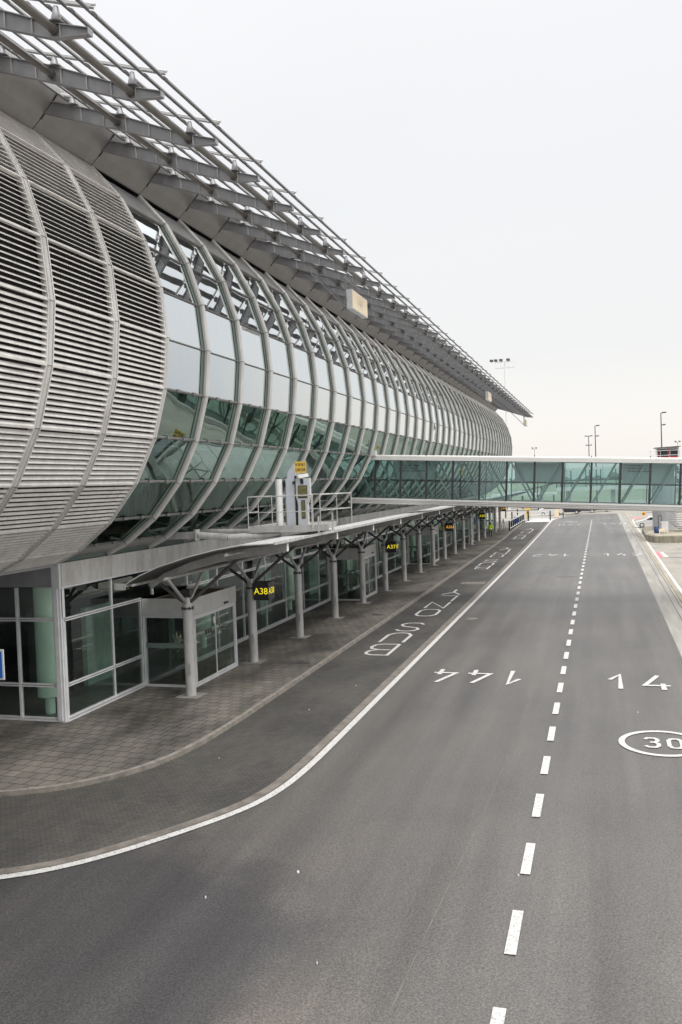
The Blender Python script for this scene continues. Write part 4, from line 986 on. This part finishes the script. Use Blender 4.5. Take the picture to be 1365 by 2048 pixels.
g = MB(); bbar(g, BX0, BX1, BYN + .42, 6.95, .03, .05); bbar(g, BX0, BX1, BYF - .42, 6.95, .03, .05); g.build('handrail', MAT['strut'], BR)
g = MB(); bbar(g, BX0, BX1, BYF - .06, 6.98, .05, .04); bbar(g, BX0, BX1, BYN + .1, 6.98, .012, .012); g.build('mid_rail', MAT['mid'], BR)
# panes + mullions
n_m = 25
for i in range(-1, n_m):
    xa = -12.63 + 1.525 * i; xb = xa + 1.525; dn = -.135    # mullions lean with the slope
    for Yp in (BYN, BYF):
        if Yp == BYF and i % 1: continue
        g = MB(); g.quad((xa + dn, Yp + .03, bz(xa, 5.9)), (xb + dn, Yp + .03, bz(xb, 5.9)), (xb, Yp + .03, bz(xb, 8.14)), (xa, Yp + .03, bz(xa, 8.14))); g.build('glass_pane', MAT['glass_bridge'], BR)
    g = MB()
    g.bar((xa + dn, BYN - .0, bz(xa, 5.9)), (xa, BYN - .0, bz(xa, 8.14)), .11, .10, (0, 1, 0)); g.build('mullion', MAT['darkframe'], BR)
    g = MB(); g.bar((xa + dn, BYF, bz(xa, 5.9)), (xa, BYF, bz(xa, 8.14)), .05, .05, (0, 1, 0)); g.build('mullion', MAT['mid'], BR)
    up_ = xa < -4.0
    for Yp in (BYN + .2, BYF - .2):
        g = MB()
        if up_: g.bar((xa + .15, Yp, bz(xa, 8.2)), (xb - .2, Yp, bz(xb, 5.88)), .09, .09, (0, 1, 0))
        else: g.bar((xa - .02, Yp, bz(xa, 5.88)), (xb - .18, Yp, bz(xb, 8.2)), .09, .09, (0, 1, 0))
        g.build('brace', MAT['bridge_brace'], BR)
# advert panels on the far glass
g = MB()
for xa, xb in ((-12.2, -9.6), (-4.85, -2.0), (1.2, 4.0)): g.quad((xa, BYF - .32, bz(xa, 7.02)), (xb, BYF - .32, bz(xb, 7.02)), (xb, BYF - .32, bz(xb, 8.12)), (xa, BYF - .32, bz(xa, 8.12)))
fm = bpy.data.materials.new('advert_film'); fm.use_nodes = True; fn = fm.node_tree; fn.nodes.clear()
fo = fn.nodes.new('ShaderNodeOutputMaterial'); fx = fn.nodes.new('ShaderNodeMixShader'); fd = fn.nodes.new('ShaderNodeBsdfDiffuse'); ft = fn.nodes.new('ShaderNodeBsdfTranslucent')
fd.inputs[0].default_value = (.42, .46, .45, 1); ft.inputs[0].default_value = (.62, .68, .66, 1); fx.inputs[0].default_value = .55
fn.links.new(fd.outputs[0], fx.inputs[1]); fn.links.new(ft.outputs[0], fx.inputs[2]); fn.links.new(fx.outputs[0], fo.inputs[0])
g.build('advert_panel', fm, BR)
g = MB()
for k_, s_ in enumerate(('Taking bigger steps', 'towards making a', 'smaller carbon footprint')): text_mb(g, s_, .17, (-11.9, BYF - .34, 7.98 - .17 * k_ + .22), (1, 0, -.0545), (0, 0, 1), 0, 'LEFT', .003)
for k_, s_ in enumerate(('Committed to all', 'travellers always', 'possible for everyone')): text_mb(g, s_, .15, (1.5, BYF - .34, 7.62 - .16 * k_), (1, 0, -.0545), (0, 0, 1), 0, 'LEFT', .003)
for xx in (-10.1, -9.93): g.quad((xx - .04, BYF - .34, 8.1), (xx + .04, BYF - .34, 8.1), (xx + .04, BYF - .34, 8.3), (xx - .04, BYF - .34, 8.3)); g.lathe(xx, BYF - .345, [(.03, 8.32), (.035, 8.35), (.02, 8.38)], 8)
g.build('advert_lettering', MAT['strut'], BR)
g = MB()
for i in range(0, n_m, 2): xa = -12.63 + 1.525 * i; g.tube((xa, BYN + .0, bz(xa, 8.44)), (xa, BYN + .0, bz(xa, 8.5)), .03, 6)
g.build('bird_spike', MAT['strut'], BR)

# ---------------------------------------------------------------- pillar, cabin and spiral ramp at the right edge
isl = [(4.72, 113), (4.55, 99.5), (5.3, 96.2), (16, 96.2), (16, 113)]
I_ = thing('concrete_island', 'mossy raised concrete island at the foot of the grey pillar', 'concrete island', (6, 104, 0))
g = MB(); g.prismZ(isl, ZR - .02, .55); g.build('base', MAT['island'], I_)
g = MB(); g.prismZ([(4.95, 112.7), (4.8, 99.7), (5.45, 96.5), (16, 96.5), (16, 112.7)], .55, .60); g.build('top', MAT['ochre'], I_)
PT = thing('pillar_tower', 'thick grey round pillar carrying a small cabin behind the bridge', 'tower', (7.2, 108, .6))
g = MB(); g.lathe(7.0, 108, [(1.35, .6), (1.3, 1.2), (1.3, 8.4)], 32); g.build('pillar', MAT['pillar'], PT, True)
g = MB(); g.box(4.6, 18, 107.2, 112, 8.45, 8.62); g.build('deck', MAT['white'], PT)
g = MB(); g.box(6.35, 8.75, 107.8, 110.4, 8.62, 10.05); cb = g.build('cabin', MAT['white'], PT)
g = MB(); g.box(6.5, 7.5, 107.77, 107.8, 9.0, 9.85); g.box(7.62, 8.62, 107.77, 107.8, 9.0, 9.85); g.build('window', MAT['car_glass'], cb)
g = MB()
for xx in (6.47, 7.54, 7.6): g.box(xx - .03, xx + .03, 107.74, 107.77, 8.85, 9.9)
g.box(6.5, 8.65, 107.75, 107.77, 8.85, 8.98); g.build('red_trim', MAT['red'], cb)
g = MB(); g.bar((6.1, 107.5, 10.05), (8.95, 107.5, 10.13), 0.5, .06); g.bar((6.1, 109, 10.05), (8.95, 109, 10.13), 3.0, .06); g.build('roof', MAT['strut'], cb)
g = MB()
for zz in (9.15, 9.7):
    g.tube((5.65, 107.3, zz), (14, 107.3, zz), .03, 6); g.tube((5.65, 107.3, zz), (5.65, 111, zz), .03, 6)
for i in range(9): g.tube((5.65 + i * 1.04, 107.3, 8.6), (5.65 + i * 1.04, 107.3, 9.7), .03, 6)
g.build('handrail', MAT['frame'], PT)
SP = thing('spiral_chute', 'curved pale metal stair stringer winding down beside the pillar', 'spiral stair', (8.9, 103.5, .6))
g = MB(); prev = None
for i in range(60):
    t = i / 59; a = math.radians(-250 + 420 * t); r_ = 1.75; z = .75 + 6.6 * t; p = (8.95 + r_ * math.cos(a), 103.5 + r_ * math.sin(a)); q = (8.95 + (r_ - .05) * math.cos(a), 103.5 + (r_ - .05) * math.sin(a))
    cur = [(*p, z), (*p, z + .62), (*q, z + .62), (*q, z)]
    if prev: g.add(prev + cur, [(0, 4, 5, 1), (1, 5, 6, 2), (2, 6, 7, 3), (3, 7, 4, 0)])
    prev = cur
g.build('stringer', MAT['frame'], SP)
g = MB(); g.tube((8.95, 103.5, .6), (8.95, 103.5, 7.5), .09, 10)
for i in range(26):
    t = i / 25; a = math.radians(-250 + 420 * t); z = .85 + 6.6 * t; g.bar((8.95, 103.5, z), (8.95 + 1.7 * math.cos(a), 103.5 + 1.7 * math.sin(a), z), .34, .03)
g.build('tread', MAT['strut'], SP)
r = thing('utility_cabinet', 'white utility cabinet standing on the concrete island', 'cabinet', (6.65, 101, .6))
g = MB(); g.box(6.22, 6.9, 100.7, 101.2, .6, 1.75); g.box(6.17, 6.95, 100.66, 101.24, 1.75, 1.82); g.build('body', MAT['white'], r)
g = MB(); g.box(6.28, 6.84, 100.68, 100.7, .7, 1.65); g.build('door', MAT['frame'], r)
r = thing('blue_barrel', 'blue plastic barrel beside the white cabinet', 'barrel', (5.75, 101, .6))
g = MB(); g.lathe(5.72, 101, [(.22, .6), (.27, .7), (.28, .95), (.27, 1.2), (.24, 1.27)], 16); g.build('body', MAT['bluebin'], r, True)
g = MB(); g.lathe(5.72, 101, [(.29, 1.0), (.3, 1.02), (.3, 1.06), (.29, 1.08)], 16); g.lathe(5.72, 101, [(.25, 1.27), (.25, 1.33)], 16); g.build('lid', MAT['strut'], r)
r = thing('small_crate', 'low cream crate between barrel and cabinet', 'crate', (6.1, 100.4, .6))
g = MB(); g.box(5.92, 6.55, 100.2, 100.45, .8, 1.1); g.box(5.95, 6.0, 100.2, 100.45, .6, .8); g.box(6.45, 6.5, 100.2, 100.45, .6, .8); g.build('body', MAT['sign_cream'], r)
r = thing('stand_pipe', 'thin grey hooked standpipe behind the barrel', 'pipe', (6.05, 102, .6))
g = MB(); g.path([(5.98, 102, .6), (5.98, 102, 2.35), (6.05, 102, 2.5), (6.25, 102, 2.5), (6.3, 102, 2.35), (6.3, 102, 1.6)], .045); g.build('pipe', MAT['strut'], r)
r = thing('round_sign', 'small round red and yellow road sign near the pillar', 'road sign', (5.75, 130, ZR))
g = MB(); g.tube((5.7, 130.06, 1.5), (5.7, 130, 1.5), .27, 20); g.build('plate', MAT['yellow'], r); g = MB(); g.tube((5.7, 130, 1.5), (5.7, 129.98, 1.5), .14, 16); g.build('centre', MAT['red'], r)
g = MB(); g.bar((5.75, 130.1, 1.6), (7.4, 130.1, 1.72), .05, .05); g.tube((7.4, 130.1, ZR), (7.4, 130.1, 1.8), .05, 8); g.build('post', MAT['strut'], r)

# ---------------------------------------------------------------- blue sign at the left edge
r = thing('blue_information_sign', 'blue sign with white border cut off at the left edge', 'sign', (-16.3, 20, 0))
g = MB(); g.box(-16.8, -15.66, 20, 20.03, 2.15, 2.98); g.build('border', MAT['white'], r); g = MB(); g.box(-16.75, -15.71, 19.99, 20.0, 2.2, 2.93); g.build('plate', MAT['blue'], r)
g = MB(); g.tube((-16.3, 20.06, 0), (-16.3, 20.06, 2.9), .03, 8); g.build('post', MAT['frame'], r)

# ---------------------------------------------------------------- fences at the end of the lane
def post_rail(pts, lab, h_=1.05, nr=3, step=1.0):
    r = thing('post_and_rail_barrier', lab, 'barrier', (*pts[0], 0), 'black and white barriers beyond the canopy')
    for a, b_ in zip(pts[:-1], pts[1:]):
        d = math.dist(a, b_); n = max(1, round(d / step))
        for i in range(n + 1):
            t = i / n; x = a[0] + (b_[0] - a[0]) * t; y = a[1] + (b_[1] - a[1]) * t
            g = MB(); g.box(x - .10, x + .10, y - .10, y + .10, ZR, h_); g.build('post', MAT['black'], r)
    g = MB()
    for a, b_ in zip(pts[:-1], pts[1:]):
        for k_ in range(nr): z = .28 + (h_ - .34) * k_ / max(1, nr - 1); g.bar((*a, z), (*b_, z), .06, .16)
    g.build('rail', MAT['white'], r)
post_rail([(-12.12, 121.5), (-12.15, 145)], 'slanting black and white barrier along the kerb behind the person', 1.35, 2, 2.9)
post_rail([(-14.5, 150), (-11.8, 150), (-8.2, 150)], 'black and white barrier across the apron under the bridge', 1.5, 3, 2.7) 
post_rail([(-19, 163), (-12.6, 163)], 'far black and white barrier behind the canopy columns', 1.5, 3, 2.1)
r = thing('tripod_stand', 'small grey folding trestle at the kerb end', 'trestle', (-12.9, 121, 0))
g = MB(); g.bar((-13.3, 121, 0), (-12.9, 121, 1.7), .07, .07); g.bar((-12.5, 121, 0), (-12.9, 121, 1.7), .07, .07); g.bar((-12.9, 121.5, 0), (-12.9, 121, 1.7), .07, .07); g.bar((-13.15, 121, .6), (-12.65, 121, .6), .05, .05); g.build('frame', MAT['column'], r)
r = thing('orange_cabinet', 'yellow-orange box standing behind the far barrier', 'cabinet', (-12.6, 160, 0))
g = MB(); g.box(-13.0, -12.3, 160, 160.5, .3, 1.9); g.box(-12.95, -12.85, 160, 160.4, ZR, .3); g.box(-12.45, -12.35, 160, 160.4, ZR, .3); g.build('body', MAT['yellow'], r)
g = MB(); g.box(-12.9, -12.4, 159.97, 160, .9, 1.3); g.build('slot', MAT['black'], r)
r = thing('blue_bin', 'small blue bin behind the slanting barrier', 'bin', (-12.9, 140, 0))
g = MB(); g.lathe(-12.9, 140, [(.28, ZR), (.36, .9), (.33, 1.0)], 12); g.build('body', MAT['blue'], r); g = MB(); g.lathe(-12.9, 140, [(.37, .98), (.3, 1.1)], 12); g.build('lid', MAT['bluebin'], r)
r = thing('yellow_board', 'pale yellow standing board beside the white van', 'board', (-7.4, 158, 0))
g = MB(); g.box(-7.85, -7.15, 158, 158.08, .05, 1.5); g.build('panel', MAT['sign_cream'], r); g = MB(); g.box(-7.75, -7.65, 158.02, 158.5, ZR, .3); g.box(-7.35, -7.25, 158.02, 158.5, ZR, .3); g.build('foot', MAT['black'], r)
r = thing('marker_post', 'thin black and yellow marker post between van and car', 'marker post', (-6.5, 160, 0))
g = MB(); g.tube((-6.5, 160, ZR), (-6.5, 160, 1.7), .09, 8); g.build('post', MAT['black'], r); g = MB(); g.tube((-6.5, 160, .8), (-6.5, 160, 1.15), .1, 8); g.build('band', MAT['yellow'], r)

# ---------------------------------------------------------------- vehicles
def vehicle(x, y, mat, lab, van=False, name='parked_car', cat='car', dirx=1):
    r = thing(name, lab, cat, (x, y, ZR)); z = ZR
    if van: prof = [(-2.3, .35), (-2.35, 1.0), (-2.3, 1.85), (-2.1, 1.98), (.9, 1.98), (1.5, 1.35), (2.2, 1.1), (2.35, .75), (2.3, .35)]
    else: prof = [(-2.15, .35), (-2.2, .75), (-2.0, .95), (-1.5, 1.02), (-.9, 1.42), (.4, 1.45), (1.15, 1.0), (2.0, .85), (2.2, .6), (2.15, .35)]
    g = MB(); hw = .87
    n = len(prof); vs = []
    for yy, s_ in ((-hw, .95), (-hw + .12, 1.0), (hw - .12, 1.0), (hw, .95)):
        for px, pz in prof: vs.append((x + dirx * px * s_, y + yy, z + .35 + (pz - .35) * (s_ if pz > 1 else 1)))
    fs = [tuple(range(n)), tuple(range(4 * n - 1, 3 * n - 1, -1))]
    for k_ in range(3): fs += [(k_ * n + i, (k_ + 1) * n + i, (k_ + 1) * n + (i + 1) % n, k_ * n + (i + 1) % n) for i in range(n)]
    g.add(vs, fs); g.build('body', mat, r)
    g = MB(); e = hw + .004
    win = [(-2.0, 1.2), (-2.0, 1.75), (.85, 1.75), (1.3, 1.3)] if van else [(-1.3, 1.04), (-.85, 1.34), (.3, 1.36), (.9, 1.04)]
    for sg in (-1, 1): g.add([(x + dirx * a * .95, y + sg * e, z + b_ * .97) for a, b_ in win], [(0, 1, 2, 3)])
    g.build('window', MAT['car_glass'], r)
    for a in (-1.35, 1.4):
        for sg in (-1, 1):
            g = MB(); g.tube((x + dirx * a, y + sg * (hw + .01), z + .32), (x + dirx * a, y + sg * (hw - .2), z + .32), .32, 16); wv = g.build('wheel', MAT['rubber'], r)
            g = MB(); g.tube((x + dirx * a, y + sg * (hw + .02), z + .32), (x + dirx * a, y + sg * hw, z + .32), .2, 12); g.build('rim', MAT['frame'], wv)
    for sg in (-.6, .6):
        g = MB(); X_ = x + dirx * (2.2 if not van else 2.34); g.box(min(X_, X_ + .02 * dirx), max(X_, X_ + .02 * dirx), y + sg - .15, y + sg + .15, z + .62, z + .76); g.build('headlight', MAT['lamp_white'], r)
vehicle(-9.2, 171, MAT['car_white'], 'white van parked beyond the bridge beside the yellow board', True, 'parked_van', 'van', -1)
vehicle(-5.9, 174.5, MAT['car_dark'], 'dark car parked next to the white van', dirx=-1)
vehicle(-3.1, 178.5, MAT['car_grey'], 'grey car parked between two darker cars')
vehicle(-.4, 182, MAT['car_dark'], 'rightmost dark car in the far parked row')
vehicle(6.6, 125, MAT['car_white'], 'white car half hidden behind the grey pillar', dirx=-1)

# ---------------------------------------------------------------- masts
def flood_mast(x, y, H_, lab, big=False):
    r = thing('floodlight_mast', lab, 'light mast', (x, y, 0), 'floodlight masts on the apron')
    g = MB(); g.tube((x, y, 0), (x, y, H_), .30 if big else .16, 12, .16 if big else .08); g.build('pole', MAT['white'] if big else MAT['steel'], r)
    g = MB(); w_ = 2.1 if big else .9
    g.bar((x - w_, y, H_), (x + w_, y, H_), .12, .12)
    if big:
        g.bar((x - w_, y, H_ - 1.3), (x + w_ + .1, y, H_ - 1.3), .12, .12); g.bar((x - w_, y + .9, H_ - 1.3), (x + w_, y + .9, H_ - 1.3), .1, .1)
        for a in (-1, -.45, .35, 1): g.bar((x + a * w_, y, H_ - 1.3), (x + a * w_, y, H_), .06, .06)
    g.build('crossarm', MAT['white'] if big else MAT['steel'], r)
    xs = (-2.9, -1.95, -.8, .8) if big else (-.7, .7)
    for a in xs:
        g = MB(); g.bar((x + a - .38, y - .1, H_ + .45), (x + a + .38, y - .1, H_ + .35), .5, .5 if big else .35); g.tube((x + a, y, H_), (x + a, y, H_ + .3), .05, 6); g.build('floodlight', MAT['strut'], r)
flood_mast(-19.9, 200, 33.4, 'tall white mast with four floodlights rising behind the eaves end', True)
flood_mast(-24.4, 350, 18.4, 'small far floodlight mast left of the bridge rail')
flood_mast(28.0, 350, 18.4, 'small far floodlight mast right of the cabin')
flood_mast(1.2, 420, 15.0, 'tiny floodlight mast just above the bridge rail')
def lamp(x, y, H_, lab, n=1):
    r = thing('street_lamp', lab, 'street lamp', (x, y, 0), 'thin lamp posts beyond the bridge')
    g = MB(); g.tube((x, y, 0), (x, y, H_), .2, 10, .10); g.build('pole', MAT['strut'], r)
    for k_ in range(n):
        for zz, dx in ((H_, 1.1), (H_ - 2.6, .9)):
            sg = 1 if k_ == 0 else -1
            g = MB(); g.bar((x, y, zz), (x + sg * dx, y, zz + .05), .45, .14); g.bar((x + sg * .25, y, zz + .12), (x + sg * dx, y, zz + .14), .6, .14); g.build('lamp_head', MAT['strut'], r)
lamp(-.95, 230, 19.6, 'thin lamp post above the middle of the road')
lamp(-2.9, 260, 18.4, 'thinner lamp post with four heads left of the middle one', 2)
lamp(12.8, 200, 20.0, 'tallest lamp post left of the cabin at the right')

# ---------------------------------------------------------------- far background seen through the bridge glass
FB = thing('far_walkway', 'long glazed elevated walkway far behind the bridge', 'walkway', (20, 190, 0))
g = MB(); g.box(-9, 70, 190, 193, 4.1, 4.9); g.build('deck', MAT['bridge_white'], FB)
g = MB(); g.box(-9.2, 70, 189.8, 193.2, 8.4, 8.9); g.build('roof', MAT['bridge_white'], FB)
g = MB()
for i in range(27): g.box(-9 + i * 3, -8.8 + i * 3, 189.95, 190.1, 4.9, 8.4)
g.box(-9, 70, 189.97, 190.07, 6.2, 6.32); g.build('mullion_frame', MAT['darkframe'], FB)
g = MB(); g.quad((-9, 190.15, 4.9), (70, 190.15, 4.9), (70, 190.15, 8.4), (-9, 190.15, 8.4)); g.build('glazing', MAT['glass_bridge'], FB)
for i in range(9):
    g = MB(); g.box(-7 + i * 9, -6.1 + i * 9, 191, 191.9, ZR, 4.1); g.build('pier', MAT['pillar'], FB)
FC = thing('low_canopy', 'low flat white canopy on posts seen through the bridge glass', 'canopy', (-16, 200, 0))
g = MB(); g.box(-24, -9.6, 200, 206, 3.2, 3.6); g.build('roof', MAT['bridge_white'], FC)
for i in range(5):
    g = MB(); g.box(-23.8 + i * 3.4, -23.5 + i * 3.4, 200.2, 200.5, ZR, 3.2); g.build('post', MAT['darkframe'], FC)
FR = thing('ramp', 'dark inclined ramp rising behind the bridge glass', 'ramp', (-14, 215, 0))
g = MB(); g.bar((-26, 215, 2.2), (-8, 215, 6.2), 3, .35); g.build('deck', MAT['strut'], FR)
for i in range(4):
    x = -23 + i * 4.6; g = MB(); g.box(x, x + .5, 214.8, 215.3, ZR, 2.2 + (x + 26) * .222 - .1); g.build('pier', MAT['pillar'], FR)
FH = thing('far_hangar', 'low pale airport building far across the apron', 'hangar', (60, 330, 0))
g = MB(); g.box(25, 150, 330, 370, ZR, 7.5); g.build('wall', MAT['soffit'], FH); g = MB(); g.box(24.5, 150.5, 329.5, 370.5, 7.5, 8.3); g.build('roof', MAT['bridge_white'], FH)
g = MB()
for i in range(10): g.box(30 + i * 12, 38 + i * 12, 329.9, 330, .5, 5.5)
g.build('door', MAT['mid'], FH)
g = MB(); g.quad((-300, 262, ZR - .01), (400, 262, ZR - .01), (400, 900, ZR + 2.5), (-300, 900, ZR + 2.5)); struct(g, 'grass_field', MAT['grass'], 'flat green airfield grass beyond the apron', 'grass')
g = MB(); random.seed(3); prev = 7
for i in range(260):
    x = -700 + i * 6 + random.uniform(-2, 2); h_ = 8 + 3 * math.sin(i * .21) + random.uniform(-2, 3)
    g.lathe(x, 900 + random.uniform(-15, 15), [(random.uniform(4, 7), 0), (random.uniform(5, 8), h_ * .5), (random.uniform(2, 4), h_ * .85), (.6, h_)], 7)
tag(g.build('far_tree_belt', MAT['hill']), 'distant dark belt of trees on the horizon', 'tree belt', None, 'stuff')

# ---------------------------------------------------------------- person in hi-vis
def skin_mesh(name, verts, edges, radii, mat, parent, root=0):
    me = bpy.data.meshes.new(name); o = wl(parent); me.from_pydata([(v[0] - o.x, v[1] - o.y, v[2] - o.z) for v in verts], edges, [])
    me.materials.append(mat); ob = bpy.data.objects.new(name, me); COL.objects.link(ob); ob.parent = parent
    md = ob.modifiers.new('skin', 'SKIN'); me.skin_vertices[0].data[root].use_root = True
    for i, r_ in enumerate(radii): me.skin_vertices[0].data[i].radius = (r_, r_) if not isinstance(r_, tuple) else r_
    s_ = ob.modifiers.new('sub', 'SUBSURF'); s_.levels = 2; s_.render_levels = 2; WL[ob.name] = Vector(o)
    return ob
px, py = -13.2, 108.9
PE = thing('person', 'person in a yellow hi-vis jacket and dark trousers walking on the pavement', 'person', (px, py, 0))
def V(x, y, z): return (px + x, py + y, z)
body_v = [V(0, 0, .95), V(0, 0, 1.15), V(0, 0, 1.40), V(0, .01, 1.50), V(0, .02, 1.62), V(0, .02, 1.72),
          V(-.10, 0, .90), V(-.10, .06, .50), V(-.09, -.10, .09), V(-.09, .02, .04),
          V(.10, 0, .90), V(.09, .10, .50), V(.08, .22, .09), V(.08, .33, .05),
          V(-.20, 0, 1.42), V(-.27, -.03, 1.15), V(-.24, .08, .92), V(.20, 0, 1.42), V(.27, .02, 1.15), V(.25, .10, .92)]
body_e = [(0, 1), (1, 2), (2, 3), (3, 4), (4, 5), (0, 6), (6, 7), (7, 8), (8, 9), (0, 10), (10, 11), (11, 12), (12, 13), (2, 14), (14, 15), (15, 16), (2, 17), (17, 18), (18, 19)]
skin_mesh('body', body_v, body_e, [.13, .14, .12, .055, .09, .07, .09, .06, .042, .04, .09, .06, .042, .04, .06, .045, .035, .06, .045, .035], MAT['cloth'], PE)
skin_mesh('jacket', [V(0, 0, .82), V(0, 0, 1.0), V(0, 0, 1.25), V(0, 0, 1.45), V(-.22, 0, 1.43), V(-.30, -.03, 1.15), V(-.27, .06, .97), V(.22, 0, 1.43), V(.30, .02, 1.15), V(.28, .08, .97)],
          [(0, 1), (1, 2), (2, 3), (3, 4), (4, 5), (5, 6), (3, 7), (7, 8), (8, 9)], [(.21, .15), (.20, .15), (.20, .15), (.14, .11), .09, .075, .06, .09, .075, .06], MAT['hivis'], PE)
g = MB(); g.lathe(px, py, [(.235, .98), (.24, 1.0), (.24, 1.05), (.235, 1.06)], 16); g.build('reflective_band', MAT['white'], PE)
g = MB(); g.lathe(px, py + .02, [(.06, 1.50), (.105, 1.58), (.11, 1.66), (.08, 1.75), (.02, 1.78)], 12); g.build('hair', MAT['cloth'], PE, True)
